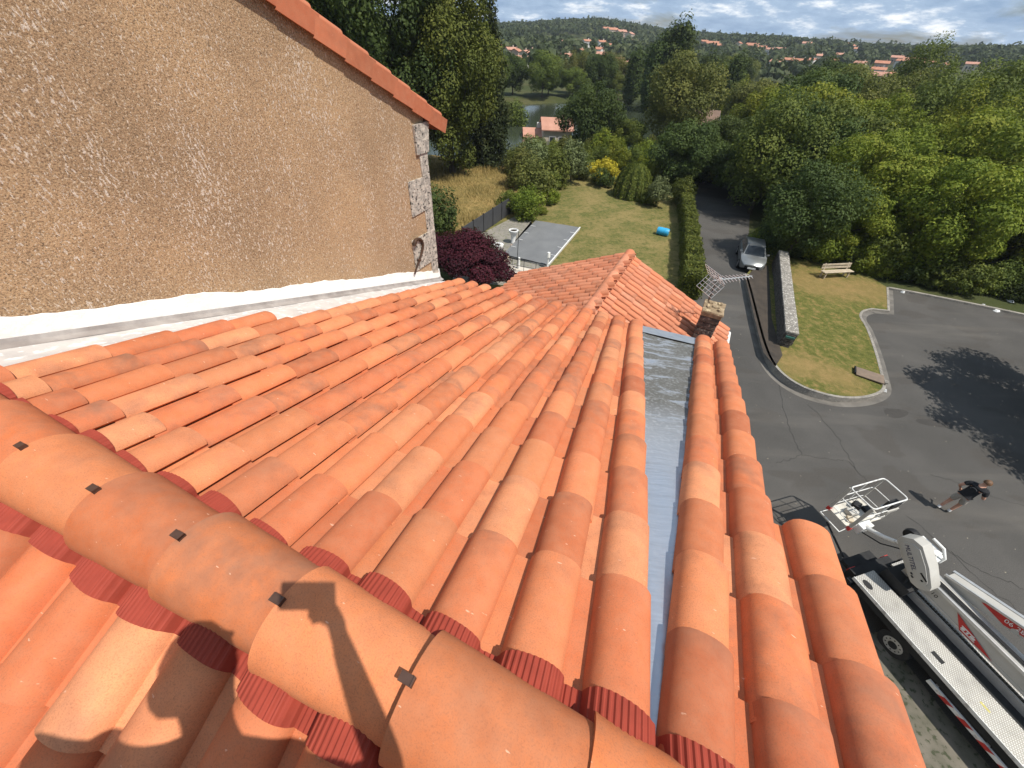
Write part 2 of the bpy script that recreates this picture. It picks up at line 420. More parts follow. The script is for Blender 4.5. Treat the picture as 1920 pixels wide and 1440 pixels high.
# walls under the roof
mb = MB()
wp = [uvr(0.50, 4.45), uvr(0.50, -5.2), uvr(-4.6, -5.2), uv(-3.46, 0.0), uv(-3.2, 4.4)]
lo = [(x, y, 0) for x, y in wp]
hi = [(x, y, (front_z(np.array((x, y)), 0.20) if float(np.array((x, y)) @ D2) > 0.1 else back_z(np.array((x, y)), 0.20))) for x, y in wp]
rpt = uvr(0.50, 0.14); lo.insert(1, (*rpt, 0)); hi.insert(1, (*rpt, front_z(np.array(rpt), 0.21)))
n = len(lo); mb.add(lo + hi, [(i, (i + 1) % n, n + (i + 1) % n, n + i) for i in range(n)])
mb.build('wall', M_PLASTER, house)
# front slope, left field (columns skewed to the ridge)
for k in range(0, 14):
    u = UK(k)
    ve = 4.96 + (0.246 - u) * 0.106; v0 = 0.61 - (13 - k) * 0.005
    g = (ve - v0) / 13
    lo_row = 0
    for r in range(14):
        v = v0 + g * r
        if k == 0 and v > 2.3: continue
        me = T_MESH[(k * 7 + r * 5) % 3]
        place_tile(roof, me, P2 * u + D2 * v, front_z, D2, N_FRONT)
# front slope, right field (columns square to the walls)
for ci, (u, vend) in enumerate(((0.412, 4.955), (0.64, 4.88), (0.868, 1.405))):
    nrow = int(vend / 0.337)
    for r in range(nrow):
        v = vend - 0.337 * r
        if v < 0.42: break
        place_tile(roof, T_MESH[(ci + r) % 3] if ci else T_BARREL, PR * u + DR * v, front_z, DR, N_FRONT, lift=0.004)
# back slope
for k in range(0, 17):
    u = -2.77 + 0.24 * k
    for r in range(4):
        v = v_ridge(u) - 0.43 - 0.337 * r
        place_tile(roof, T_MESH[(k + r) % 3], P2 * u + D2 * v, back_z, -D2, N_BACK)
# rest of the back slope, out of the photograph
mb = MB()
t0 = T_MESH[0]; tv = [tuple(v.co) for v in t0.vertices]; tf = [tuple(p.vertices) for p in t0.polygons]
for k in range(0, 17):
    for r in range(4, 14):
        u = -2.77 + 0.24 * k; v = v_ridge(u) - 0.43 - 0.337 * r; q = P2 * u + D2 * v
        m = plane_matrix(Vector((q[0], q[1], back_z(q, BASE))), -D2, N_BACK)
        mb.add([m @ Vector(c) for c in tv], tf)
props(mb.build('tile_field', M_TILE, roof, 40), kind='stuff')

# ridge tiles
RP0 = np.array([-1.692, 0.780]); RD = azv(111.4); RZ = CAMZ - 1.14
def ridge_mesh(name, mat, L=0.46, r0=0.147, r1=0.124, h=0.125, th=0.014, seg=18, lip=0.004):
    xs = [0.0, L * 0.5, L]; rs = [r0, (r0 + r1) / 2, r1]
    V = []; n = seg + 1
    for inner in (0, 1):
        for x, r in zip(xs, rs):
            for i in range(n):
                a = rad(-6) + rad(192) * i / seg
                rr_ = r - th * inner
                V.append((x, -rr_ * math.cos(a), (rr_ * math.sin(a)) * (h / 0.135) + (r - r0) * 0.2))
    F = []; o = len(xs) * n; K = len(xs)
    for j in range(K - 1):
        for i in range(seg):
            a = j * n + i
            F.append((a, a + n, a + n + 1, a + 1)); F.append((o + a, o + a + 1, o + a + n + 1, o + a + n))
        F.append((j * n, o + j * n, o + (j + 1) * n, (j + 1) * n)); e_ = j * n + seg; F.append((e_, e_ + n, o + e_ + n, o + e_))
    b = (K - 1) * n
    for i in range(seg):
        F.append((i, i + 1, o + i + 1, o + i)); F.append((b + i, o + b + i, o + b + i + 1, b + i + 1))
    m = MB(); m.add(V, F); return m.mesh(name, mat, 40)
R_MESH = ridge_mesh('ridge_tile', M_RIDGE)
clip = MB()
clip.add([(-0.026, -0.011, 0.0), (0.012, -0.011, 0.002), (0.012, 0.011, 0.002), (-0.026, 0.011, 0.0), (-0.026, -0.011, 0.004), (0.012, -0.011, 0.006), (0.012, 0.011, 0.006), (-0.026, 0.011, 0.004)],
         [(0, 3, 2, 1), (4, 5, 6, 7), (0, 1, 5, 4), (1, 2, 6, 5), (2, 3, 7, 6), (3, 0, 4, 7)])
clip.box((0.010, 0, 0.001), (0.004, 0.022, 0.018))
CLIP = clip.mesh('ridge_clip', M_CLIP)
ss = [-1.64, -1.23, -0.82, -0.41, 0.0, 0.41, 0.79, 1.19, 1.60, 2.03, 2.44, 2.85]
for i, s_ in enumerate(ss):
    q = RP0 + RD * s_
    x = Vector((RD[0], RD[1], random.gauss(0, 0.006) + (0.02 if i == 8 else 0))).normalized(); z = Vector((0, 0, 1)); y = z.cross(x).normalized(); z = x.cross(y)
    m = Matrix((x, y, z)).transposed().to_4x4(); m.translation = (q[0] + random.gauss(0, 0.004), q[1] + random.gauss(0, 0.004), RZ - 0.136 + 0.006 + (0.012 if i == 8 else 0))
    link('ridge_tile', R_MESH, roof, wmat(roof).inverted() @ m)
    mc = m.copy(); mc.translation = m @ Vector((0.004, 0, 0.1405))
    link('ridge_clip', CLIP, roof, wmat(roof).inverted() @ mc)
# ribbed red ridge roll draped over the barrels on both sides
def closoir(side):
    centres = ([UK(k) for k in range(-1, 14)] + [0.452, 0.682, 0.912]) if side > 0 else [-2.77 + 0.24 * k for k in range(-1, 17)]
    us = np.arange(-3.1, 1.03, 0.0042); V = []; ws = [0.02, 0.09, 0.135, 0.168] if side > 0 else [0.02, 0.10, 0.155, 0.190]
    for i, u in enumerate(us):
        if side > 0: c = min([c for c in centres if c >= u - BW - 0.002], default=centres[-1]); x = u - c
        else: c = max([c for c in centres if c <= u + BW + 0.002], default=centres[0]); x = c - u
        h0 = prof(x) if -0.16 < x < BW else 0.008
        rib = 0.0022 * (1 if (i // 2) % 2 else -1)
        for j, w in enumerate(ws):
            ww = w + (0.012 * math.sin(u * 9) + 0.02 * (h0 / BH) - 0.012 if j == 3 else 0)
            v = v_ridge(u) + side * ww
            q = P2 * u + D2 * v
            z = (front_z if side > 0 else back_z)(q, BASE) + h0 + (0.023, 0.026, 0.030, 0.033)[j] + rib * (1 if j else 0) 
            V.append((q[0], q[1], z))
    n = len(ws); F = []
    for i in range(len(us) - 1):
        for j in range(n - 1):
            a = i * n + j; f = (a, a + n, a + n + 1, a + 1)
            F.append(f if side > 0 else f[::-1])
    m = MB(); m.add(V, F); F2 = m
    return m.build('ridge_roll', M_CLOSOIR, roof)
closoir(1); closoir(-1)
# zinc channel widening down the slope
mb = MB(); V = []; nv, nu = 60, 8
for i in range(nv + 1):
    v = 0.16 + (4.93 - 0.16) * i / nv
    vp = v / 0.989; ul = 0.315; ur = (0.412 - 0.045) * 0.989 + (v + 0.05) * 0.1494 - 0.0
    lap = 0.006 * (1 - ((v / 1.0) % 1.0))
    for j in range(nu + 1):
        u = ul + (ur - ul) * j / nu; q = P2 * u + D2 * v
        z = front_z(q, BASE - 0.006) + lap + 0.004 * math.sin(v * 7 + j) + (0.02 if j in (0, nu) else 0)
        V.append((q[0], q[1], z))
mb.add(V, [(i * (nu + 1) + j, i * (nu + 1) + j + 1, (i + 1) * (nu + 1) + j + 1, (i + 1) * (nu + 1) + j) for i in range(nv) for j in range(nu)])
zc = mb.build('zinc_channel', M_ZINC, roof, 30)
mb = MB()                                       # bright folded end flap
a, b = 0.335, 1.10
pts = [P2 * a + D2 * 4.60, P2 * (b - 0.04) + D2 * 4.53, P2 * (b + 0.015) + D2 * 4.90, P2 * a + D2 * 4.97]
mb.hull([(q[0], q[1], front_z(q, BASE - 0.028)) for q in pts], [(q[0], q[1], front_z(q, BASE - 0.033)) for q in pts])
mb.build('zinc_flap', pm('new_zinc', (0.50, 0.53, 0.58), (0.60, 0.63, 0.67), 9, 0.38, metal=0.7, bump=0.1), roof)

# ================================================================== taller neighbour with the roughcast gable
WA = 22.7
WD = azv(WA); WN = np.array([WD[1], -WD[0]])
WC = np.array([-1.336, 5.934])
def wallp(s, z, out=0.0):
    q = WC + WD * s + WN * out
    return (float(q[0]), float(q[1]), CAMZ + z)
def rake(s): return -0.93 - 0.50 * (s - 0.139)
def wall_hit(px, py, out=0.0):
    r = ray(px, py); nn = np.array([WN[0], WN[1], 0]); c = np.array([WC[0], WC[1], 0]) + nn * out
    q = r * ((c @ nn) / (r @ nn)); return (float(q[0]), float(q[1]), float(q[2]) + CAMZ)
nb = thing('roughcast_house', 'taller house with a tan roughcast gable wall flaked white and an orange tiled verge', 'house', (float(WC[0]), float(WC[1]), 0))
mb = MB()
front = [wallp(-9.5, -12), wallp(0, -12), wallp(0, rake(0) + 0.06), wallp(-4.75, rake(-4.75) + 0.06), wallp(-9.5, rake(0) + 0.06)]
backp = [tuple(np.array(p) - np.array([WN[0], WN[1], 0]) * 7.5) for p in front]
mb.hull(front, backp)
wall = mb.build('wall', M_ROUGH, nb, world=True)
for (z0, z1, w, pr_) in [(-0.90, -1.24, 0.235, 0.030), (-1.245, -1.52, 0.165, 0.014), (-1.525, -1.95, 0.475, 0.016), (-1.955, -2.27, 0.17, 0.013), (-2.275, -2.74, 0.575, 0.017), (-2.745, -3.02, 0.15, 0.012)]:
    q = MB()
    j = lambda: random.uniform(-0.012, 0.012)
    z0_ = z0; ext = 0.03 if w == 0.235 else 0.012
    pl = [(-w + j(), z1 + 0.5 * w * 0.0 + j()), (ext, z1), (ext + (0.05 if w == 0.235 else 0), z0_), (-w + j(), z0_ + j())]
    q.hull([wallp(s, z, pr_) for s, z in pl], [wallp(s, z, -0.12) for s, z in pl])
    q.build('quoin_stone', M_QUOIN, wall, world=True)
# iron wall anchor
pts = [wall_hit(x, y, 0.035) for x, y in [(777, 461), (777.5, 454), (780, 449.5), (785, 447.5), (790, 450), (793, 457), (792.5, 468), (789, 480), (785, 490.5), (781, 503), (777.5, 514)]]
pts = [tuple(p) for p in smooth_poly(pts, 1)]
rr_ = [0.030 if i < 4 else 0.026 - 0.0006 * i for i in range(len(pts))]
mb = MB(); mb.tube(pts, rr_, 8)
mb.lathe([(0.001, -0.02), (0.028, -0.014), (0.030, 0.012), (0.001, 0.02)], 10, pts[-6])
mb.build('wall_anchor', M_IRON, nb, smooth=50, world=True)
# roof of the neighbour
nroof_mb = MB()
NS = math.atan(0.50); cN = math.cos(NS)
dn = np.array([WD[0], WD[1]]); N_NB = Vector((0.5 * dn[0], 0.5 * dn[1], 1)).normalized()
up = [wallp(0.42, rake(0.42) + 0.09, 0.02), wallp(-4.75, rake(-4.75) + 0.09, 0.02), wallp(-4.75, rake(-4.75) + 0.09, -7.6), wallp(0.42, rake(0.42) + 0.09, -7.6)]
dn_ = [(x, y, z - 0.07) for x, y, z in up]; nroof_mb.hull(up, dn_)
up = [wallp(-4.75, rake(-4.75) + 0.09, 0.02), wallp(-9.9, rake(0.4) + 0.09, 0.02), wallp(-9.9, rake(0.4) + 0.09, -7.6), wallp(-4.75, rake(-4.75) + 0.09, -7.6)]
nroof_mb.hull(up, [(x, y, z - 0.07) for x, y, z in up])
nroof = nroof_mb.build('roof', M_DECK, nb, world=True)
vm = MB()                                       # L-shaped verge tile, local: y down the slope, x outwards
vm.add([(-0.10, -0.40, 0.0), (0.060, -0.40, 0.0), (0.060, 0, 0.022), (-0.10, 0, 0.022), (-0.10, -0.40, -0.02), (0.045, -0.40, -0.02), (0.045, 0, 0.002), (-0.10, 0, 0.002)],
       [(0, 1, 2, 3), (4, 7, 6, 5), (3, 2, 6, 7), (0, 3, 7, 4), (0, 4, 5, 1)])
vm.add([(0.045, -0.40, -0.165), (0.060, -0.40, -0.165), (0.060, 0, -0.143), (0.045, 0, -0.143), (0.045, -0.40, -0.001), (0.0605, -0.40, -0.0002), (0.0605, 0, 0.0218), (0.045, 0, 0.021)],
       [(0, 3, 2, 1), (1, 2, 6, 5), (0, 4, 7, 3), (3, 7, 6, 2), (0, 1, 5, 4), (4, 5, 6, 7)])
VM = vm.mesh('verge_tile', M_VERGE)
NBT = tile_mesh('neighbour_tile', M_VERGE, 0.42)
def nbm(s, out, lift):
    p = Vector(wallp(s, rake(s) + lift, out)); return plane_matrix(p, dn, N_NB)
for i in range(17):
    s_ = 0.475 - 0.325 * i
    link('verge_tile', VM, nroof, wmat(nroof).inverted() @ nbm(s_, 0.005, 0.150))
    for c in range(2):
        link('tile', NBT, nroof, wmat(nroof).inverted() @ nbm(s_ + 0.01, -0.13 - 0.24 * c, 0.165))
mb = MB(); tv = [tuple(v.co) for v in NBT.vertices]; tf = [tuple(p.vertices) for p in NBT.polygons]
for i in range(16):
    for c in range(2, 30):
        m = nbm(0.485 - 0.325 * i, -0.13 - 0.24 * c, 0.165); mb.add([m @ Vector(p) for p in tv], tf)
props(mb.build('tile_field', M_VERGE, nroof, 40, world=True), kind='stuff')
mb = MB()                                       # gutter end under the eave
g0 = wallp(0.13, rake(0.139) - 0.02, -0.04); g1 = wallp(0.13, rake(0.139) - 0.02, -7.5)
mb.tube([g0, g1], 0.065, 12); mb.build('gutter', pm('grey_gutter', (0.45, 0.44, 0.43), None, 6, 0.5, bump=0.1), nb, smooth=40, world=True)
# coated band, lead strip and flashing along the foot of the gable (they belong to the new roof)
def base_z(s):
    q = WC + WD * s; return front_z(q, 0.09) - CAMZ
mb = MB(); S_ = np.arange(-6.2, 0.041, 0.06); a, b, c, d = [], [], [], []
for s_ in S_:
    zb = base_z(min(s_, -0.02)) if float((WC + WD * s_) @ D2) > 0.15 else base_z(-5.6)
    hh = 0.185 + 0.012 * math.sin(s_ * 5) + 0.006 * random.gauss(0, 1)
    a.append(wallp(s_, zb + hh, 0.008)); b.append(wallp(s_, zb + 0.045, 0.022)); c.append(wallp(s_, zb + 0.04, 0.002)); d.append(wallp(s_, zb + hh + 0.004, 0.001))
n = len(a); mb.add(a + b + c + d, [f for i in range(n - 1) for f in ((i, n + i, n + i + 1, i + 1), (n + i, 2 * n + i, 2 * n + i + 1, n + i + 1), (3 * n + i, i, i + 1, 3 * n + i + 1))] + [(n - 1, 2 * n - 1, 3 * n - 1, 4 * n - 1)])
mb.build('white_band', M_WHITE, house)
mb = MB(); rows = []
for s_ in S_:
    zb = base_z(min(s_, -0.02)) if float((WC + WD * s_) @ D2) > 0.15 else base_z(-5.6)
    rows.append([wallp(s_, zb + 0.056, 0.024), wallp(s_, zb + 0.030, 0.034 + 0.004 * math.sin(s_ * 11)), wallp(s_, zb + 0.012, 0.085), wallp(s_, zb + 0.012, 0.086)])
k = len(rows[0]); mb.add([p for r in rows for p in r], [(i * k + j, i * k + j + 1, (i + 1) * k + j + 1, (i + 1) * k + j) for i in range(len(rows) - 1) for j in range(k - 1)])
mb.build('lead_strip', M_LEADD, house, 30)
mb = MB(); V = []; vv = np.linspace(0.16, 5.20, 60)
for i, v in enumerate(vv):
    uL = -3.50 + (v - 0.7) * 0.0965; uR = UK(1) - BW + 0.05
    for j in range(7):
        u = uL + (uR - uL) * j / 6; q = P2 * u + D2 * v
        rise = 0.02 if j in (3,) else (0.012 if j in (5, 6) else 0.0)
        V.append((q[0], q[1], front_z(q, BASE - 0.002) + rise + 0.002 * math.sin(v * 9 + j)))
mb.add(V, [(i * 7 + j, i * 7 + j + 1, (i + 1) * 7 + j + 1, (i + 1) * 7 + j) for i in range(59) for j in range(6)])
mb.build('side_flashing', M_LEAD, house, 40)

# ================================================================== lower annex
AU, AV, AZT, ASL = -1.677, 10.2, CAMZ - 4.1, math.tan(rad(24))
c0 = PR * AU + DR * 7.4
annex = thing('annex_house', 'lower annex with a weathered orange tile roof below the main eave', 'house', (float(c0[0]), float(c0[1]), 0))
def apt(u, v, z): q = PR * u + DR * v; return (float(q[0]), float(q[1]), float(z))
def az_(u, off=0.0): return AZT - ASL * abs(u - AU) - 0.10 - off
mb = MB()
prof5 = [(AU - 2.95, 0.10), (AU, 0.10), (AU + 2.75, 0.10)]
lo_, hi_ = [], []
for v in (4.62, 10.02):
    lo_.append([apt(AU - 2.8, v, 0), apt(AU + 2.6, v, 0), apt(AU + 2.6, v, az_(AU + 2.6, 0.1)), apt(AU, v, az_(AU, 0.1)), apt(AU - 2.8, v, az_(AU - 2.8, 0.1))])
mb.hull(lo_[0], lo_[1]); mb.build('wall', M_PLASTER, annex, world=True)
mb = MB()
for ue in (AU - 3.10, AU + 2.90):
    a = [apt(AU, 4.6, az_(AU)), apt(AU, 10.17, az_(AU)), apt(ue, 10.17, az_(ue)), apt(ue, 4.6, az_(ue))]
    mb.hull(a, [(x, y, z - 0.07) for x, y, z in a])
aroof = mb.build('roof', M_DECK, annex, world=True)
A_T = [tile_mesh('annex_tile_a', M_TILE2, 0.42), tile_mesh('annex_tile_b', M_TILE2, 0.42, warp=0.001)]
stuffm = MB(); tv = [tuple(v.co) for v in A_T[0].vertices]; tf = [tuple(p.vertices) for p in A_T[0].polygons]
for side in (1, -1):
    nrm = Vector((side * ASL * PR[0], side * ASL * PR[1], 1)).normalized(); dd = PR * side
    Lh = 2.95 if side > 0 else 3.15
    nr = 9
    for j in range(25):
        v = 10.06 - 0.222 * j
        if v < 4.8: break
        for r in range(nr):
            sh = 0.165 if (side < 0 and j % 2) else 0.0
            w = 0.33 + (Lh - 0.33) * r / (nr - 1) - sh
            q = PR * (AU + side * w) + DR * (v - (0.03 if side > 0 else -0.03))
            m = plane_matrix(Vector((q[0], q[1], az_(AU + side * w) + 0.028)), dd, nrm) @ Matrix.Diagonal((0.92, 1, 0.85, 1)) @ Matrix.Rotation(rad(random.gauss(0, 0.5)), 4, 'Z')
            if v > 6.5: link('tile', A_T[(j + r) % 2], aroof, wmat(aroof).inverted() @ m)
            else: stuffm.add([m @ Vector(c) for c in tv], tf)
        if sh:
            w = Lh; q = PR * (AU + side * w) + DR * (v + 0.03)
            m = plane_matrix(Vector((q[0], q[1], az_(AU + side * w) + 0.028)), dd, nrm) @ Matrix.Diagonal((0.92, 1, 0.85, 1)); stuffm.add([m @ Vector(c) for c in tv], tf)
props(stuffm.build('tile_field', M_TILE2, aroof, 40, world=True), kind='stuff')
AR_M = ridge_mesh('annex_ridge_tile', M_TILE2, 0.42, 0.130, 0.118, 0.125)
for i in range(15):
    q = PR * AU + DR * (10.26 - 0.365 * i)
    x = Vector((-DR[0], -DR[1], 0)); z = Vector((0, 0, 1)); y = z.cross(x)
    m = Matrix((x, y, z)).transposed().to_4x4(); m.translation = (q[0], q[1], AZT - 0.10 + random.uniform(-.004, .004))
    link('ridge_tile', AR_M, aroof, wmat(aroof).inverted() @ m)
mb = MB()                                       # lumpy mortar bed along both sides of the ridge
for side in (1, -1):
    for i in range(120):
        v = 10.2 - 0.045 * i; w = 0.135 + random.uniform(-0.012, 0.022); q = apt(AU + side * w, v, az_(AU + side * w) + 0.035)
        mb.box(q, (0.05, 0.05, 0.05), rz=random.uniform(0, 3))
mb.build('mortar_bed', M_MORTAR, aroof, world=True)
mb = MB()                                       # white fascia / gutter along the driveway eave
ue = AU + 3.02
mb.tube([apt(ue, 10.15, az_(ue) - 0.05), apt(ue, 4.6, az_(ue) - 0.05)], 0.05, 10); mb.build('gutter', pm('white_gutter', (0.72, 0.70, 0.66), None, 4, 0.5, bump=0), annex, smooth=40, world=True)
# chimney of stacked blocks
CU_, CV_ = 0.655, 8.74
chim_top = CAMZ - 4.30
M_BLOCK = pm('sooty_block', (0.12, 0.10, 0.085), (0.045, 0.04, 0.038), 9, 0.95, bump=0.9, bscale=22, bdist=0.03, c3=(0.24, 0.20, 0.16), s3=16)
M_CAP = pm('lichen_slab', (0.33, 0.25, 0.16), (0.20, 0.14, 0.08), 8, 0.95, bump=0.9, bscale=18, bdist=0.03, c3=(0.46, 0.36, 0.22), s3=12)
ch = MB(); ch.hull([apt(CU_ + a, CV_ + b, az_(CU_) - 0.5) for a, b in ((-.17, -.23), (.17, -.23), (.17, .23), (-.17, .23))], [apt(CU_ + a, CV_ + b, chim_top - 0.06) for a, b in ((-.17, -.23), (.17, -.23), (.17, .23), (-.17, .23))])
chim = ch.build('chimney', M_BLOCK, annex, world=True)
zc_ = chim_top - 0.13
for i in range(6):
    q = MB(); h_ = 0.165; dx, dy = random.uniform(-.006, .006), random.uniform(-.006, .006)
    e1 = 0.19 if i else 0.20; e2 = 0.25 if i else 0.26
    loop = [(-e1, -e2), (e1, -e2), (e1, e2), (-e1, e2)]
    q.hull([apt(CU_ + a + dx, CV_ + b + dy, zc_ - h_ + 0.012) for a, b in loop], [apt(CU_ + a * 0.99 + dx, CV_ + b * 0.99 + dy, zc_) for a, b in loop])
    q.build('block', M_BLOCK, chim, world=True, bevel=0.012); zc_ -= h_
q = MB()
for zz0, zz1, e in ((chim_top - 0.132, chim_top - 0.05, 0.022), (chim_top - 0.048, chim_top, 0.04)):
    loop = [(-.19 - e, -.25 - e), (-.05, -.25 - e * 0.7), (.19 + e, -.25 - e), (.19 + e * .6, 0), (.19 + e, .25 + e), (0, .25 + e * .8), (-.19 - e, .25 + e)]
    q.hull([apt(CU_ + a, CV_ + b, zz0) for a, b in loop], [apt(CU_ + a * .97, CV_ + b * .97, zz1) for a, b in loop])
q.build('cap_slab', M_CAP, chim, world=True, bevel=0.01)
for (a, b, sx, sy) in ((-.09, .14, .16, .12), (.10, .17, .14, .13), (.04, -.02, .22, .14), (-.12, -.08, .10, .14), (.13, -.14, .14, .12)):
    q = MB(); zt = chim_top + 0.001
    loop = [(math.cos(t) * sx / 2 * random.uniform(.8, 1.1), math.sin(t) * sy / 2 * random.uniform(.8, 1.1)) for t in np.linspace(0, 2 * PI, 8)[:-1]]
    q.hull([apt(CU_ + a + x, CV_ + b + y, zt) for x, y in loop], [apt(CU_ + a + x * .8, CV_ + b + y * .8, zt + random.uniform(.02, .05)) for x, y in loop])
    q.build('cap_stone', M_CAP, chim, world=True)
# television antenna clamped to the chimney
mast_xy = (4.33, 7.86); ZA = CAMZ - 3.80
ant = thing('tv_antenna', 'white television antenna with mesh reflector on a thin mast by the sooty chimney', 'antenna', (mast_xy[0], mast_xy[1], CAMZ - 5.0))
M_ALU = pm('antenna_aluminium', (0.72, 0.72, 0.70), None, 20, 0.35, metal=0.55, bump=0)
mb = MB(); mb.tube([(*mast_xy, CAMZ - 5.0), (*mast_xy, ZA + 0.12)], 0.011, 6); mb.build('mast', M_IRON, ant, world=True)
mb = MB(); mb.box((mast_xy[0] + 0.02, mast_xy[1], CAMZ - 4.36), (0.10, 0.05, 0.03)); mb.box((mast_xy[0] + 0.02, mast_xy[1], CAMZ - 4.62), (0.10, 0.05, 0.03)); mb.build('clamp', M_IRON, ant, world=True)
bd = np.array([0.965, 0.262]); bn = np.array([-bd[1], bd[0]])
def an(x, y, z): q = np.array(mast_xy) + bd * x + bn * y; return (float(q[0]), float(q[1]), ZA + z)
mb = MB(); mb.bar(an(-0.10, 0, 0), an(0.88, 0, 0.03), 0.018); mb.build('boom', M_ALU, ant, world=True)
for i in range(9):
    x = 0.16 + 0.085 * i; L_ = 0.155 - 0.007 * i
    e = MB(); e.tube([an(x - 0.02, -L_, 0.012 + 0.003 * i), an(x, 0, 0.016 + 0.003 * i), an(x - 0.02, L_, 0.012 + 0.003 * i)], 0.006, 5); e.build('element', M_ALU, ant, world=True)
e = MB(); e.tube([an(0.06, -0.20, 0.0), an(0.10, 0, 0.02), an(0.06, 0.20, 0.0)], 0.007, 5); e.box(an(0.09, 0, 0.02), (0.06, 0.09, 0.045)); e.build('dipole', M_ALU, ant, world=True)
for sgn in (1, -1):                              # two mesh wings of the corner reflector
    e = MB()
    def rf(a, b): return an(-0.02 - 0.26 * a * 0.75, -0.28 + 0.56 * b, sgn * 0.26 * a)
    for i in range(6): e.tube([rf(0, i / 5), rf(1, i / 5)], 0.005, 5)
    for i in range(5): e.tube([rf(i / 4, 0), rf(i / 4, 1)], 0.005, 5)
    e.build('reflector', M_ALU, ant, world=True)
mb = MB(); mb.tube([an(-0.08, 0.02, -0.02), an(0.02, -0.05, -0.10), (mast_xy[0] + .015, mast_xy[1] - .01, ZA - 0.3), (mast_xy[0] + .02, mast_xy[1] - .01, CAMZ - 4.5)], 0.004, 5); mb.build('cable', M_IRON, ant, world=True)
# ================================================================== terrain, river, yard, garden ground
def sstep(a, b, x):
    t = np.clip((x - a) / (b - a), 0, 1); return t * t * (3 - 2 * t)
def terrain(x, y):
    x = np.asarray(x, float); y = np.asarray(y, float)
    r = np.hypot(x, y); az = np.degrees(np.arctan2(x, y)); t = y * 0.81 - x * 0.59
    front = (np.abs(az) < 95)
    H = 15.5 + 2.2 * np.sin(az * 0.11 + 1.0) + 1.6 * np.sin(az * 0.31) + 3.0 * np.exp(-((az - 8) / 4.0) ** 2) - 5.0 * sstep(42, 60, az)
    hill = sstep(190, 780, r) * H - sstep(900, 1500, r) * H * 0.9
    hill = hill + 2.5 * sstep(200, 400, r) * np.sin(x * 0.013) * np.sin(y * 0.011)
    carve = sstep(44, 49, t) * (1 - sstep(90, 97, t)) * (r > 45) * (r < 420) * front
    return hill - 2.6 * carve - 0.03
ground_t = NT('meadow_ground'); o_ = ground_t.obj()
gcol = ground_t.ramp(ground_t.noise(o_, 0.08, 5, 0.6), [(0.3, (0.030, 0.042, 0.014)), (0.5, (0.055, 0.062, 0.022)), (0.7, (0.10, 0.085, 0.040))])
gcol = ground_t.mix(ground_t.ramp(ground_t.noise(o_, 3.0, 5), [(0.4, 0.0), (0.7, 0.6)]), gcol, (0.040, 0.050, 0.018))
M_GROUND = ground_t.bsdf(gcol, 0.95, 0, ground_t.bump(ground_t.noise(o_, 6, 5), 0.5, 0.1), 0.1)
rings = np.concatenate([[0.0], np.arange(6, 150, 4.0), np.geomspace(150, 4200, 46)])
na = 220; angs = np.linspace(0, 2 * PI, na, endpoint=False)
X = np.outer(rings, np.sin(angs)); Y = np.outer(rings, np.cos(angs)); Z = terrain(X, Y)
V = np.stack([X, Y, Z], -1).reshape(-1, 3)
mb = MB(); mb.v = [tuple(p) for p in V.tolist()]
mb.f = [(i * na + j, i * na + (j + 1) % na, (i + 1) * na + (j + 1) % na, (i + 1) * na + j) for i in range(len(rings) - 1) for j in range(na)]
mb.f = [f[::-1] for f in mb.f]; mb.mi = [0] * len(mb.f)
props(mb.build('terrain', M_GROUND, smooth=60), kind='structure')
tn = NT('river_water'); o_ = tn.obj()
M_WATER = tn.bsdf((0.034, 0.042, 0.026), 0.14, 0, tn.bump(tn.noise(tn.mapv(o_, (0.5, 1.6, 1), (0, 0, rad(36))), 1.2, 4), 0.07, 0.04), 0.5)
def rt(t, a): return (0.59 * -t + 0.81 * a, 0.81 * t + 0.59 * a)
sheet('river', [rt(42, -160), rt(42, 330), rt(98, 330), rt(98, -160)], -0.95, M_WATER)

def asphalt_material():
    t = NT('old_asphalt'); o = t.obj()
    base = t.ramp(t.noise(o, 0.22, 5, 0.6), [(0.32, (0.050, 0.047, 0.043)), (0.5, (0.064, 0.060, 0.055)), (0.7, (0.082, 0.076, 0.069))])
    patch = t.ramp(t.noise(t.mapv(o, (0.8, 1.4, 1)), 0.45, 3, 0.5), [(0.56, 0.0), (0.60, 0.55)])
    col = t.mix(patch, base, (0.052, 0.046, 0.040))
    agg = t.noise(o, 45, 4, 0.7)
    col = t.mix(t.ramp(agg, [(0.5, 0.0), (0.75, 0.7)]), col, (0.155, 0.14, 0.12))
    col = t.mix(t.ramp(agg, [(0.28, 0.6), (0.45, 0.0)]), col, (0.030, 0.028, 0.026))
    streak = t.ramp(t.noise(t.mapv(o, (0.10, 0.7, 1), (0, 0, rad(-18))), 1.0, 4), [(0.55, 0.0), (0.7, 0.4)])
    col = t.mix(streak, col, (0.125, 0.112, 0.096))
    return t.bsdf(col, 0.9, 0, t.bump(agg, 0.5, 0.01), 0.25)
M_ASPH = asphalt_material()
yard_poly = [(1, -22), (50, -22), (50, 16.5), G(1920, 592), G(1790, 566), G(1668, 543), (20.5, 27), (19.5, 33.5), (24.5, 45), (33, 64), (27, 66), (20.3, 49), (16.4, 41.5), (12.6, 25.5), (10.6, 20.5), (3, 12)]
yard = sheet('asphalt_yard', yard_poly, 0.0, M_ASPH)
M_CRACK = pm('crack_filler', (0.034, 0.031, 0.028), None, 9, 0.8, bump=0)
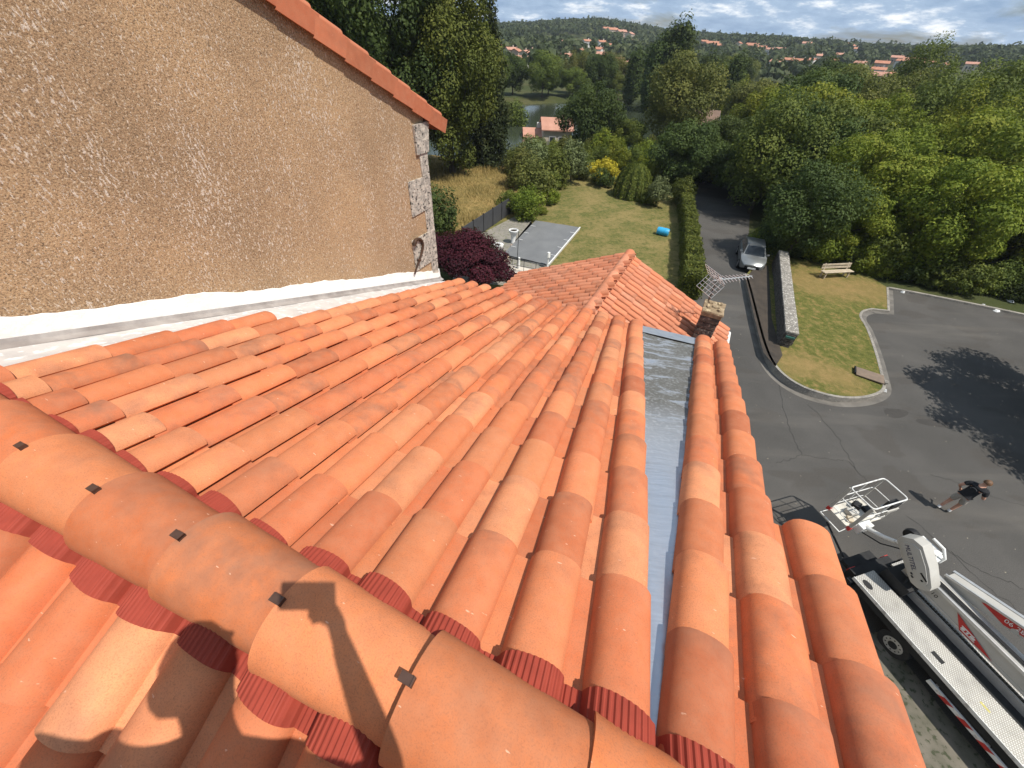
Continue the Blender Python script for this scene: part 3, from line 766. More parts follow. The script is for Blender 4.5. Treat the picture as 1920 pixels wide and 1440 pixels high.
def crack(pix, w=0.02):
    pts = [G(*p) for p in pix]; out = []
    for i in range(len(pts) - 1):
        for k in range(6):
            t = k / 6; out.append((pts[i][0] * (1 - t) + pts[i + 1][0] * t + random.gauss(0, .035), pts[i][1] * (1 - t) + pts[i + 1][1] * t + random.gauss(0, .035)))
    out.append(pts[-1]); m = MB(); n = len(out)
    ws = [w * random.uniform(0.4, 1.5) for _ in out]
    V = []
    for i, p in enumerate(out):
        a = Vector(out[max(i - 1, 0)]); b = Vector(out[min(i + 1, n - 1)]); d = (b - a).normalized(); nn = Vector((-d.y, d.x)) * ws[i]
        V += [(p[0] - nn.x, p[1] - nn.y, 0.005), (p[0] + nn.x, p[1] + nn.y, 0.005)]
    m.add(V, [(2 * i, 2 * i + 2, 2 * i + 3, 2 * i + 1) for i in range(n - 1)]); m.build('crack', M_CRACK, yard)
for c in ([(1460, 722), (1470, 775), (1485, 815), (1503, 853), (1555, 862), (1590, 866), (1604, 878)], [(1518, 760), (1560, 805), (1585, 845), (1604, 878), (1630, 910)], [(1700, 967), (1740, 1000), (1788, 1040), (1850, 1075), (1920, 1105)], [(1788, 1040), (1850, 1100), (1920, 1150)], [(1745, 890), (1800, 906)], [(1855, 930), (1920, 948)], [(1503, 853), (1480, 862), (1455, 868)], [(1657, 765), (1700, 775), (1760, 784)]):
    crack(c, 0.010)
g = np.random.default_rng(3); gm = MB()            # grit and leaf scraps strewn over the asphalt
for k in range(700):
    x, y = g.uniform(4, 34), g.uniform(-4, 24); s_ = g.uniform(.012, .035); a = g.uniform(0, 3)
    gm.add([(x + s_ * math.cos(a + q), y + s_ * math.sin(a + q) * .7, .006 + .004 * (q > 2)) for q in (0, 1.9, 3.7)], [(0, 1, 2)])
props(gm.build('grit', pm('pale_grit', (0.42, 0.38, 0.30), (0.20, 0.16, 0.10), 3, .9, bump=0), yard), kind='stuff')
patchm = pm('tar_patch', (0.042, 0.038, 0.034), (0.05, 0.045, 0.04), 2.0, 0.9, bump=0.4, bscale=50)
for pl in ([(1655, 765), (1700, 768), (1705, 778), (1680, 786), (1660, 778)], [(1715, 783), (1790, 792), (1785, 804), (1720, 795)]):
    sheet('tar_patch', [G(*p) for p in smooth_poly(pl, 2, True)], 0.004, patchm, kind=None, parent=yard)

def lawn_material(name, g1, g2, dry, dryamt, stripes=0.0, srot=0.0, spots=()):
    t = NT(name); o = t.obj()
    col = t.ramp(t.noise(o, 1.3, 5, 0.65), [(0.3, g1), (0.65, g2)])
    col = t.mix(t.ramp(t.noise(o, 0.35, 5, 0.7), [(0.60 - dryamt, 0.0), (0.78 - dryamt, 0.85)]), col, dry)
    midn = t.noise(o, 3.2, 6, 0.75)
    col = t.mix(t.ramp(midn, [(0.50, 0.0), (0.64, 0.75)]), col, dry)
    col = t.mix(t.ramp(midn, [(0.36, 0.8), (0.47, 0.0)]), col, tuple(k * 0.7 for k in g1))
    for (cx_, cy_, r_) in spots:
        dst = t.n('ShaderNodeVectorMath', {0: o, 1: (cx_, cy_, 0.1)}, operation='DISTANCE').outputs['Value']
        f_ = t.math('ADD', t.math('DIVIDE', dst, r_), t.math('MULTIPLY', t.math('SUBTRACT', t.noise(o, 1.1, 5, 0.7), 0.5), 1.6))
        col = t.mix(t.ramp(f_, [(0.45, 0.55), (1.0, 0.0)]), col, dry)
    fine = t.noise(o, 22, 5, 0.75)
    col = t.mix(t.ramp(fine, [(0.30, 0.75), (0.47, 0.0)]), col, tuple(k * 0.42 for k in g1))
    col = t.mix(t.ramp(fine, [(0.55, 0.0), (0.75, 0.55)]), col, tuple(min(1, k * 1.7) for k in g2))
    if stripes:
        w = t.n('ShaderNodeTexWave', {'Vector': t.mapv(o, (1, 1, 1), (0, 0, srot)), 'Scale': 0.30, 'Distortion': 6.0, 'Detail': 3, 'Detail Scale': 1.2}).outputs[1]
        col = t.mix(t.math('MULTIPLY', w, stripes), col, dry)
    return t.bsdf(col, 0.95, 0, t.bump(fine, 0.9, 0.05), 0.1)
M_LAWN = lawn_material('garden_lawn', (0.075, 0.092, 0.024), (0.13, 0.125, 0.038), (0.245, 0.185, 0.075), 0.17, 0.16, rad(64))
M_ISLE = lawn_material('island_grass', (0.085, 0.098, 0.022), (0.135, 0.130, 0.036), (0.29, 0.190, 0.080), 0.0, spots=[(*G(*p), r) for p, r in (((1530, 535), 3.0), ((1620, 545), 2.6), ((1490, 695), 1.7), ((1560, 712), 1.5))])
M_MEAD = lawn_material('dry_meadow', (0.13, 0.11, 0.035), (0.22, 0.165, 0.06), (0.33, 0.22, 0.085), 0.16)
sheet('garden_lawn', [(-3.6, 20), (10.0, 20.5), (11.0, 23.5), (15.9, 41.6), (14.5, 49), (5, 50), (1.5, 40.5), (-0.9, 36.6), (-4.4, 29.5)], 0.008, M_LAWN)
sheet('dry_meadow', [(-15, 25), (-4.6, 29.2), (-1.1, 36.8), (1.4, 41), (2.0, 50), (-12, 56), (-22, 44)], 0.004, M_MEAD)
dryend = [G(*p) for p in ((1485, 512), (1660, 545), (1660, 572), (1580, 565), (1490, 548))]
# traffic island: kerb, gutter and raised grass
isl = [G(*p) for p in ((1392, 522), (1400, 548), (1412, 600), (1428, 665), (1448, 703), (1490, 735), (1545, 752), (1590, 756), (1632, 750), (1660, 735), (1654, 708), (1643, 665), (1625, 615), (1612, 598), (1616, 587), (1634, 583), (1666, 586), (1665, 560), (1664, 542))]
islc = smooth_poly(isl[:16], 2) + isl[16:]
M_KERB = pm('worn_kerb', (0.27, 0.245, 0.21), (0.17, 0.155, 0.135), 2.5, 0.95, bump=0.7, bscale=30, bdist=0.02, c3=(0.36, 0.33, 0.28), s3=18)
def kerb_h(i): return 0.13 + 0.24 * float(1 - sstep(0.30, 0.62, i / len(islc)))
mb = MB(); ribbon(mb, islc, 0.0, 0.13, -0.02, 0.13); nk = len(islc)
mb.v = [v if k < 2 * nk else (v[0], v[1], kerb_h(k % nk)) for k, v in enumerate(mb.v)]
kerb = props(mb.build('kerb', M_KERB), kind='structure')
mb = MB(); ribbon(mb, islc, -0.30, 0.0, 0.006); props(mb.build('gutter_strip', pm('gutter_concrete', (0.165, 0.15, 0.13), (0.105, 0.095, 0.083), 1.6, 0.9, bump=0.5, bscale=40)), kind='structure')
inner = []
for i, p in enumerate(islc):
    a = Vector(islc[max(i - 1, 0)]); b = Vector(islc[min(i + 1, len(islc) - 1)]); d = (b - a).normalized(); inner.append((p[0] - d.y * 0.125, p[1] + d.x * 0.125))
gi = sheet('grass_island', inner + [(25.2, 27.0), (21.5, 29.0), (18.6, 29.5), (17.4, 27.5)], 0.115, M_ISLE)
for v in gi.data.vertices:
    k = min(range(len(inner)), key=lambda q_: (inner[q_][0] - v.co.x) ** 2 + (inner[q_][1] - v.co.y) ** 2)
    v.co.z = (kerb_h(k) if (inner[k][0] - v.co.x) ** 2 + (inner[k][1] - v.co.y) ** 2 < .01 else 0.13) - 0.012
# bare soil between kerb and wall, its brown darkened to carry the shade
sheet('soil_strip', [G(*p, 0.3) for p in ((1397, 524), (1414, 600), (1430, 662), (1452, 690), (1466, 668), (1446, 600), (1440, 500), (1420, 497))], 0.37, pm('bare_soil_shaded', (0.062, 0.048, 0.036), (0.04, 0.032, 0.025), 2, 0.95, bump=0.8, bscale=20, bdist=0.04))
# kerb and low edging on the far side of the yard
mb = MB(); ribbon(mb, smooth_poly([G(*p) for p in ((1664, 542), (1720, 552), (1790, 566), (1850, 578), (1925, 594))], 1) + [(42, 19.5), (50, 16.7)], -0.10, 0.10, -0.02, 0.14); props(mb.build('kerb', M_KERB), kind='structure')
# pavement below the house, against the verge
sheet('house_pavement', [uvr(0.45, -8)] + [G(*p) for p in ((1960, 1640), (1860, 1445), (1775, 1345), (1715, 1265), (1650, 1185))] + [uvr(0.45, 3.0)], 0.03, pm('mossy_pavement', (0.16, 0.14, 0.11), (0.09, 0.085, 0.06), 2.0, 0.95, bump=0.6, bscale=25, c3=(0.05, 0.055, 0.03), s3=8))

# ------------------------------------------------------------------ foliage tools
def leaf_material(name, c, tr=0.22, var=0.25):
    """c: three tones picked per leaf"""
    t = NT(name); at = t.n('ShaderNodeAttribute', attribute_name='tint').outputs['Fac']
    info = t.n('ShaderNodeObjectInfo').outputs['Random']
    col = t.ramp(at, [(0.0, c[0]), (0.5, c[1]), (1.0, c[2])])
    col = t.n('ShaderNodeHueSaturation', {'Hue': t.math('ADD', 0.487, t.math('MULTIPLY', info, 0.026)), 'Value': t.math('ADD', 1 - var / 2, t.math('MULTIPLY', info, var)), 'Color': col}).outputs[0]
    b = t.n('ShaderNodeBsdfPrincipled', {'Base Color': col, 'Roughness': 0.7, 'Specular IOR Level': 0.18})
    tl = t.n('ShaderNodeBsdfTranslucent', {'Color': t.mix(0.5, col, (0.10, 0.14, 0.01))})
    mx = t.n('ShaderNodeMixShader', {0: tr, 1: b.outputs[0], 2: tl.outputs[0]})
    t.t.links.new(mx.outputs[0], t.out.inputs[0]); return t.m
def quads_mesh(name, P, Nn, size, tint, mat, aspect=0.6, rngl=None):
    """one kite-shaped leaf per point"""
    g = rngl or rng; n = len(P)
    a = g.normal(size=(n, 3)); a -= Nn * np.sum(a * Nn, 1, keepdims=True); a /= np.linalg.norm(a, axis=1, keepdims=True) + 1e-9
    b = np.cross(Nn, a); s = size[:, None]
    droop = Nn * s * 0.22
    V = np.stack([P - a * s, P - b * s * aspect - a * s * 0.1 + droop * .5, P + a * s - droop, P + b * s * aspect - a * s * 0.1 + droop * .5], 1).reshape(-1, 3)
    me = bpy.data.meshes.new(name)
    me.vertices.add(4 * n); me.loops.add(4 * n); me.polygons.add(n)
    me.vertices.foreach_set('co', V.astype(np.float32).ravel())
    me.loops.foreach_set('vertex_index', np.arange(4 * n, dtype=np.int32))
    me.polygons.foreach_set('loop_start', np.arange(0, 4 * n, 4, dtype=np.int32))
    at = me.attributes.new('tint', 'FLOAT', 'POINT'); at.data.foreach_set('value', np.repeat(np.clip(tint, 0, 1), 4).astype(np.float32))
    me.materials.append(mat); me.update(calc_edges=True)
    return me
def clump_leaves(clumps, n, leaf, g, up=0.35, shell=0.30, hang=0.0):
    C = np.array([c[:3] for c in clumps], float); Rr = np.array([c[3:6] for c in clumps], float)
    wgt = (Rr.prod(1)) ** (2 / 3); idx = g.choice(len(C), n, p=wgt / wgt.sum())
    d = g.normal(size=(n, 3)); d /= np.linalg.norm(d, axis=1, keepdims=True)
    k = 1 - np.abs(g.normal(0, shell * 0.8, n)); k = np.clip(k, 0.05, 1.12)
    lump = 1 + 0.16 * np.sin(d[:, 0] * 5 + idx) * np.cos(d[:, 1] * 6 + idx * 2) + 0.10 * np.sin(d[:, 2] * 9 + idx)
    P = C[idx] + d * Rr[idx] * (k * lump)[:, None]
    if hang: P[:, 2] -= hang * g.random(n) ** 2
    N_ = d * 1.0 + g.normal(0, 0.42, (n, 3)) + np.array([0, 0, up]); N_ /= np.linalg.norm(N_, axis=1, keepdims=True)
    ct = g.random(len(C))
    tint = 0.42 * ct[idx] + 0.58 * g.random(n)
    return P, N_, leaf * (0.6 + 0.8 * g.random(n)), tint
def crown_clumps(R, z0, z1, n, g, rel=0.40, flat=1.0, top=1.0):
    out = []; zc, hz = (z0 + z1) / 2, (z1 - z0) / 2
    for i in range(n):
        f = (i + 0.5) / n; zz = 1 - 2 * f; th = i * 2.39996 + g.normal(0, 0.3); rr_ = math.sqrt(1 - zz * zz)
        q = 0.55 + 0.42 * g.random()
        taper = 1.0 - (1 - top) * max(0, zz)
        x, y, z = R * rr_ * math.cos(th) * q * taper, R * rr_ * math.sin(th) * q * taper, zc + hz * zz * q
        s = rel * (0.55 + 0.85 * g.random())
        out.append((x, y, z, R * s, R * s, min(R, hz) * s * flat))
    out.append((0, 0, zc, R * .45, R * .45, hz * .5))
    return out
M_BARK = pm('bark', (0.085, 0.065, 0.048), (0.045, 0.035, 0.027), 6, 0.95, bump=0.9, bscale=14, bdist=0.05)
def trunk_mesh(name, clumps, r0, ztop, g, nl=9, lean=(0, 0)):
    m = MB()
    pts = [(lean[0] * t * t + 0.12 * math.sin(t * 5) * r0 * 4, lean[1] * t * t, -0.15 + (ztop + 0.15) * t) for t in np.linspace(0, 1, 7)]
    m.tube(pts, [r0 * (1.35 if i == 0 else 1 - 0.13 * i) for i in range(7)], 8)
    for i in g.choice(len(clumps), min(nl, len(clumps)), replace=False):
        c = Vector(clumps[i][:3]); a = Vector(pts[int(g.integers(2, 6))]); mid = a.lerp(c, 0.5) + Vector((g.normal(0, .2), g.normal(0, .2), 0.3))
        m.tube([a, mid, c], [r0 * .42, r0 * .26, r0 * .08], 6)
    return m.mesh(name, M_BARK, 50)
LEAF = {
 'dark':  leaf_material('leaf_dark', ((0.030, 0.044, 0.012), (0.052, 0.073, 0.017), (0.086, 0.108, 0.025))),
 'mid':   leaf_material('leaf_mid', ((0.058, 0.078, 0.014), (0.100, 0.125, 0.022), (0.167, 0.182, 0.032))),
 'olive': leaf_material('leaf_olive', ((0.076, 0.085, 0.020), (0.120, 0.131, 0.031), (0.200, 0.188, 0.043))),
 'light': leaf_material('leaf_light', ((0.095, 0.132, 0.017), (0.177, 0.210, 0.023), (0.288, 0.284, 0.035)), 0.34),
 'bright': leaf_material('leaf_bright', ((0.105, 0.140, 0.019), (0.165, 0.203, 0.026), (0.255, 0.266, 0.042)), 0.34),
 'conifer': leaf_material('leaf_conifer', ((0.021, 0.031, 0.011), (0.039, 0.053, 0.017), (0.072, 0.078, 0.024)), 0.12),
 'purple': leaf_material('leaf_purple', ((0.020, 0.004, 0.008), (0.052, 0.008, 0.014), (0.115, 0.022, 0.030)), 0.25),
 'yellow': leaf_material('leaf_yellow', ((0.250, 0.228, 0.020), (0.525, 0.444, 0.030), (0.725, 0.600, 0.070)), 0.35),
 'grey': leaf_material('leaf_greygreen', ((0.083, 0.102, 0.041), (0.136, 0.161, 0.062), (0.206, 0.231, 0.097))),
}
PROTO = {}
def proto(key, R, H, z0, ncl, nleaf, leaf, r0=0.22, seed=1, rel=0.40, flat=1.0, top=1.0, hang=0.0, up=0.35, nl=9):
    g = np.random.default_rng(seed); cl = crown_clumps(R, z0, H, ncl, g, rel, flat, top)
    cm = quads_mesh(key + '_crown', *clump_leaves(cl, nleaf, leaf, g, up, 0.30, hang), LEAF['mid'], rngl=g)
    PROTO[key] = (cm, trunk_mesh(key + '_trunk', cl, r0, (z0 + H) / 2, g, nl), R, H)
proto('broad_a', 5.0, 10.0, 1.6, 42, 26000, 0.135, 0.24, 1, 0.28)
proto('broad_b', 4.6, 10.5, 2.2, 30, 24000, 0.135, 0.22, 2, 0.38)
proto('broad_c', 5.4, 9.0, 0.9, 50, 26000, 0.135, 0.22, 3, 0.25)
proto('poplar', 2.6, 16.0, 1.2, 30, 9500, 0.24, 0.26, 4, 0.55, 1.6, 0.45)
proto('loose', 4.4, 12.0, 1.0, 34, 24000, 0.125, 0.25, 5, 0.30, 1.3, hang=1.2)
proto('bush_a', 1.5, 2.3, 0.05, 20, 4500, 0.085, 0.05, 6, 0.42)
proto('bush_b', 1.7, 3.2, 0.1, 22, 5000, 0.095, 0.05, 7, 0.40, 1.2)
proto('small_tree', 1.6, 4.2, 0.9, 20, 5000, 0.10, 0.07, 8, 0.42)
proto('near_a', 5.2, 8.6, 0.8, 60, 42000, 0.105, 0.24, 9, 0.22)
proto('near_b', 4.8, 8.0, 0.5, 54, 38000, 0.11, 0.22, 10, 0.23, hang=0.5)
proto('tall', 6.4, 21.0, 1.6, 70, 60000, 0.145, 0.40, 12, 0.26, 1.1, 0.85, hang=0.9)
def conifer_proto(key, R, H, seed):
    g = np.random.default_rng(seed); cl = []
    for i in range(26):
        f = i / 25; z = 1.2 + (H - 1.4) * f; rr_ = R * (1 - f) ** 0.8 + 0.25; nb_ = 5 if f < .8 else 3
        for k in range(nb_):
            th = i * 1.1 + k * 2 * PI / nb_ + g.normal(0, .2); q = rr_ * g.uniform(.35, .8)
            cl.append((q * math.cos(th), q * math.sin(th), z - q * .22, rr_ * .42, rr_ * .42, 0.42))
    cm = quads_mesh(key + '_crown', *clump_leaves(cl, 17000, 0.17, g, 0.2, 0.4, 0.9), LEAF['conifer'], aspect=0.4, rngl=g)
    PROTO[key] = (cm, trunk_mesh(key + '_trunk', cl[:30], 0.3, H, g, 8), R, H)
conifer_proto('conifer', 3.0, 15.5, 21)
def tree(key, x, y, s, mat, label, group=None, cat='tree', sz=1.0, name=None, rot=None, z=None):
    cm, tm, R, H = PROTO[key]
    z = float(terrain(x, y)) if z is None else z
    root = bpy.data.objects.new(name or {'tree': 'leafy_tree', 'shrub': 'shrub', 'bush': 'bush'}.get(cat, cat.replace(' ', '_')), None); COL.objects.link(root); root.empty_display_size = .3
    m = Matrix.LocRotScale(Vector((x, y, z)), Matrix.Rotation(rot if rot is not None else random.uniform(0, 6.28), 3, 'Z').to_quaternion(), Vector((s, s, s * sz)))
    root.matrix_basis = m; WM[root.name] = m; props(root, label, cat, group)
    c = link('crown', cm, root); c.material_slots[0].link = 'OBJECT'; c.material_slots[0].material = LEAF[mat]
    link('trunk', tm, root)
    return root
# ================================================================== garden things
def gx(px, py, h=0.0): return G(px, py, h)
# clipped hedge along the driveway
def hedge(name, label, path, w, h, n, leaf, mat, seed, bulge=0.0):
    g = np.random.default_rng(seed); root = thing(name, label, 'hedge', (path[0][0], path[0][1], 0))
    pts = np.array(path); seg = np.linalg.norm(np.diff(pts, axis=0), axis=1); cum = np.concatenate([[0], np.cumsum(seg)])
    s = g.random(n) * cum[-1]; i = np.clip(np.searchsorted(cum, s) - 1, 0, len(seg) - 1); f = (s - cum[i]) / seg[i]
    c = pts[i] + (pts[i + 1] - pts[i]) * f[:, None]; d = (pts[i + 1] - pts[i]) / seg[i][:, None]; nn = np.stack([d[:, 1], -d[:, 0]], 1)
    ww = w * (1 + bulge * np.exp(-s / 4.0)) * (1 + 0.10 * np.sin(s * 2.3)); hh = h * (1 + 0.07 * np.sin(s * 1.7) + 0.05 * np.sin(s * 5.1))
    face = g.random(n); q = g.random(n)
    off = np.where(face < 0.36, (q - 0.5) * ww, np.where(face < 0.68, ww / 2, -ww / 2)); zz = np.where(face < 0.36, hh, q * hh)
    endm = face > 0.94; 
    en = g.random(n) < .07; s = np.where(en, 0, s); c = np.where(en[:, None], pts[0] - d[0] * .12, c); off = np.where(en, (g.random(n) - .5) * w * 1.2, off); zz = np.where(en, g.random(n) * h, zz)
    P = np.stack([c[:, 0] + nn[:, 0] * off, c[:, 1] + nn[:, 1] * off, zz], 1) + g.normal(0, 0.055, (n, 3))
    N_ = np.where((face < 0.36)[:, None], np.array([0, 0, 1.0]), np.stack([nn[:, 0] * np.sign(off), nn[:, 1] * np.sign(off), np.zeros(n) + .2], 1)) + g.normal(0, .55, (n, 3))
    N_ /= np.linalg.norm(N_, axis=1, keepdims=True)
    P -= np.array([path[0][0], path[0][1], 0])
    link('foliage', quads_mesh(name, P, N_, leaf * (0.6 + .8 * g.random(n)), g.random(n), LEAF[mat], rngl=g), root)
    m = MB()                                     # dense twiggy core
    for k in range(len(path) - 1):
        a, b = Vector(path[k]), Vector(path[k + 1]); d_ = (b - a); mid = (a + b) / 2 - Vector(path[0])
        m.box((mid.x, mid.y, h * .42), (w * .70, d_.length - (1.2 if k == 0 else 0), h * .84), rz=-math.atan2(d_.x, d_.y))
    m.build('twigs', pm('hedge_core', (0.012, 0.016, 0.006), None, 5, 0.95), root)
    return root
hedge('clipped_hedge', 'long clipped green hedge between the lawn and the driveway', [(10.9, 22.2), (11.6, 24.6), (12.6, 28.2), (14.0, 33.2), (15.9, 41.0)], 0.85, 1.50, 30000, 0.060, 'mid', 31, 0.55)
# swimming pool with winter cover
PA, PB_, PC, PD = (Vector(G(*p)) for p in ((1004, 418), (1087, 431), (1028, 501), (944, 481)))
ctr = (PA + PB_ + PC + PD) / 4
pool = thing('swimming_pool', 'rectangular pool closed by a taut grey cover with white straps', 'pool', (ctr.x, ctr.y, 0))
M_COVER = pm('grey_cover', (0.135, 0.135, 0.135), (0.165, 0.165, 0.162), 0.8, 0.6, bump=0.15, bscale=30)
q = MB(); loop = [PA, PB_, PC, PD]
q.hull([(p.x, p.y, 0.0) for p in loop], [(p.x, p.y, 0.11) for p in loop]); q.build('pool_wall', pm('pool_coping', (0.55, 0.52, 0.47), None, 4, 0.8), pool, world=True)
q = MB(); k = 14; V = []
for i in range(k + 1):
    for j in range(k + 1):
        a = PD.lerp(PA, i / k); b = PC.lerp(PB_, i / k); p = a.lerp(b, j / k)
        p = ctr + (p - ctr) * 1.01
        edge = min(i, k - i, j, k - j)
        V.append((p.x, p.y, 0.20 - 0.035 * min(1, edge / 3) + 0.006 * math.sin(i * 1.7 + j)))
q.add(V, [(i * (k + 1) + j, i * (k + 1) + j + 1, (i + 1) * (k + 1) + j + 1, (i + 1) * (k + 1) + j) for i in range(k) for j in range(k)]); q.f = [f[::-1] for f in q.f]
q.build('cover', M_COVER, pool, smooth=60, world=True)
M_PWHITE = pm('white_plastic', (0.74, 0.73, 0.70), (0.66, 0.65, 0.62), 8, 0.4, bump=0.05)
for (a, b) in ((PC, PB_),):
    q = MB(); q.bar((a.x, a.y, 0.22), (b.x, b.y, 0.22), 0.07, 0.05); q.build('edge_bar', M_PWHITE, pool, world=True)
M_SEAM = pm('cover_edge', (0.18, 0.19, 0.21), None, 5, 0.5)
for (a, b, c, d) in ((PC, PB_, PD, PA), (PD, PA, PC, PB_)):
    q = MB(); a2 = a.lerp(c, .075); b2 = b.lerp(d, .075); q.bar((a2.x, a2.y, 0.205), (b2.x, b2.y, 0.205), 0.03, 0.016); q.build('edge_tube', M_SEAM, pool, world=True)
    for t in (.2, .4, .6, .82):
        q = MB(); p = a.lerp(b, t); e = p.lerp(c.lerp(d, t), 0.11); q.bar((p.x, p.y, .218), (e.x, e.y, .218), 0.045, 0.012); q.build('strap', M_PWHITE, pool, world=True)
sheet('pool_terrace', [(-4.2, 22.5), (3.0, 22.5), (2.25, 25.4), (-1.25, 26.7), (0.9, 34.1), (-0.6, 35), (-4.4, 28.6)], 0.014, pm('terrace_slab', (0.24, 0.215, 0.18), (0.18, 0.165, 0.14), 1.5, 0.9, bump=0.4, bscale=20, c3=(0.12, 0.13, 0.06), s3=5))
# lamps and planters by the pool
def turned(name, label, cat, px, prof_, group=None, mat=M_PWHITE, extra=None, ns=20):
    x, y = px; r = thing(name, label, cat, (x, y, 0.015), 0, group); p0 = MB(); p0.lathe(prof_, ns); p0.build('body', mat, r, smooth=45)
    if extra: extra(r)
    return r
def lampshade(r):
    e = MB(); e.lathe([(0.05, 0.78), (0.135, 0.80), (0.10, 1.12), (0.06, 1.14)], 16); e.build('lamp_shade', pm('opal_shade', (0.82, 0.80, 0.76), None, 4, 0.3, bump=0), r, smooth=40)
for xy, lb in ((G(939, 486), 'white bollard lamp beside the white planter urns'), (G(1026, 503), 'white bollard lamp at the pool corner by the annex roof')):
    turned('bollard_lamp', lb, 'lamp', xy, [(0.14, 0), (0.14, 0.05), (0.075, 0.10), (0.05, 0.5), (0.05, 0.80), (0.02, 0.82)], extra=lampshade)
def soil(r):
    e = MB(); e.lathe([(0.001, 0.93), (0.26, 0.93), (0.26, 0.95), (0.001, 0.97)], 16); e.build('soil', pm('pot_soil', (0.035, 0.026, 0.018), None, 20, 0.95, bump=0.6), r)
for xy, lb in ((G(962, 456), 'tall white planter urn nearest the pool cover'), (G(934, 484), 'tall white planter urn behind the bollard lamp')):
    turned('planter_urn', lb, 'planter', xy, [(0.17, 0), (0.18, 0.04), (0.15, 0.10), (0.19, 0.5), (0.24, 0.74), (0.25, 0.76), (0.36, 0.86), (0.37, 1.0), (0.30, 1.01), (0.29, 0.94), (0.05, 0.93)], extra=soil)
for i in range(6):
    x, y = G(962 - i * 3.6, 462 + i * 7.0); st = MB()
    loop = [(math.cos(t) * .22 * random.uniform(.8, 1.15), math.sin(t) * .18 * random.uniform(.8, 1.15)) for t in np.linspace(0, 2 * PI, 8)[:-1]]
    st.hull([(x + a, y + b, 0.02) for a, b in loop], [(x + a * .75, y + b * .75, 0.13) for a, b in loop])
    props(st.build('border_stone', pm('pink_stone', (0.42, 0.27, 0.20), (0.50, 0.36, 0.28), 6, 0.9, bump=0.4), bevel=0.03), 'rounded pink stone in the row edging the pool', 'stone', 'edging stones by the pool')
# terrace railing
rail = thing('terrace_railing', 'thin dark metal railing in front of the covered pool', 'railing', (*G(915, 510), 0))
ra, rb = Vector((-2.0, 24.9)), Vector((1.15, 23.9))
M_DARKM = pm('dark_metal', (0.022, 0.022, 0.024), None, 10, 0.45, metal=0.4, bump=0)
for z in (1.0, 0.55, 0.12):
    q = MB(); q.tube([(ra.x, ra.y, z), (rb.x, rb.y, z)], 0.02 if z == 1.0 else 0.012, 6); q.build('rail', M_DARKM, rail, world=True)
for i in range(5):
    p = ra.lerp(rb, i / 4); q = MB(); q.tube([(p.x, p.y, 0), (p.x, p.y, 1.0)], 0.018, 6); q.build('post', M_DARKM, rail, world=True)
q = MB(); q.hull([(-1.0, 24.35, 0.0), (1.4, 23.6, 0.0), (1.7, 24.5, 0.0), (-0.7, 25.3, 0.0)], [(-1.0, 24.35, 0.12), (1.4, 23.6, 0.12), (1.7, 24.5, 0.12), (-0.7, 25.3, 0.12)])
props(q.build('terrace_step', pm('pale_step', (0.56, 0.50, 0.42), (0.46, 0.41, 0.34), 2, 0.9), bevel=0.02), 'pale stone step in front of the pool', 'step')
post = thing('parasol_pole', 'slim closed dark parasol pole standing behind the railing', 'pole', (*G(969, 505), 0))
q = MB(); x, y = G(969, 505); q.tube([(x, y, 0), (x, y, 2.6)], 0.022, 6); q.build('pole', M_DARKM, post, world=True)
q = MB(); q.lathe([(0.09, 0), (0.09, 0.5), (0.07, 0.9), (0.03, 0.92)], 12, (x + .12, y - .1, 0)); q.build('base', M_PWHITE, post, smooth=40, world=True)
# dark panel fence
fa, fb = Vector(G(868, 462)), Vector(G(955, 402))
fence = thing('panel_fence', 'dark grey panel fence between the dry meadow and the pool', 'fence', (fa.x, fa.y, 0))
M_PANEL = pm('grey_panel', (0.052, 0.052, 0.056), (0.062, 0.062, 0.066), 2, 0.6, bump=0.1)
d_ = (fb - fa); L_ = d_.length; ang_ = -math.atan2(d_.x, d_.y)
for i in range(5):
    a, b = fa.lerp(fb, i / 5 + .003), fa.lerp(fb, (i + 1) / 5 - .003); mid = (a + b) / 2
    q = MB(); q.box((mid.x, mid.y, 0.72), (0.04, (b - a).length, 1.36), rz=ang_); q.build('panel', M_PANEL, fence, world=True)
for i in range(6):
    a = fa.lerp(fb, i / 5); q = MB(); q.box((a.x, a.y, 0.74), (0.08, 0.08, 1.48), rz=ang_); q.build('post', M_DARKM, fence, world=True)
# white garden table and terracotta pot beside the maple
x, y = G(858, 447, 0.7); tb = thing('garden_table', 'white folding garden table half hidden by the purple maple', 'table', (x, y, 0), 0.5)
q = MB(); q.box((0, 0, 0.74), (1.5, 0.8, 0.045)); q.build('table_top', M_PWHITE, tb, bevel=0.01)
for sx in (-.65, .65):
    for sy in (-.33, .33): q = MB(); q.box((sx, sy, .36), (.05, .05, .71)); q.build('leg', M_PWHITE, tb)
x, y = G(873, 452, 0.4); turned('terracotta_pot', 'terracotta pot at the foot of the dark fence', 'pot', (x, y), [(0.16, 0), (0.24, 0.4), (0.28, 0.42), (0.28, 0.52), (0.24, 0.52), (0.22, 0.46), (0.01, 0.45)], mat=pm('terracotta', (0.45, 0.15, 0.07), None, 10, 0.85))
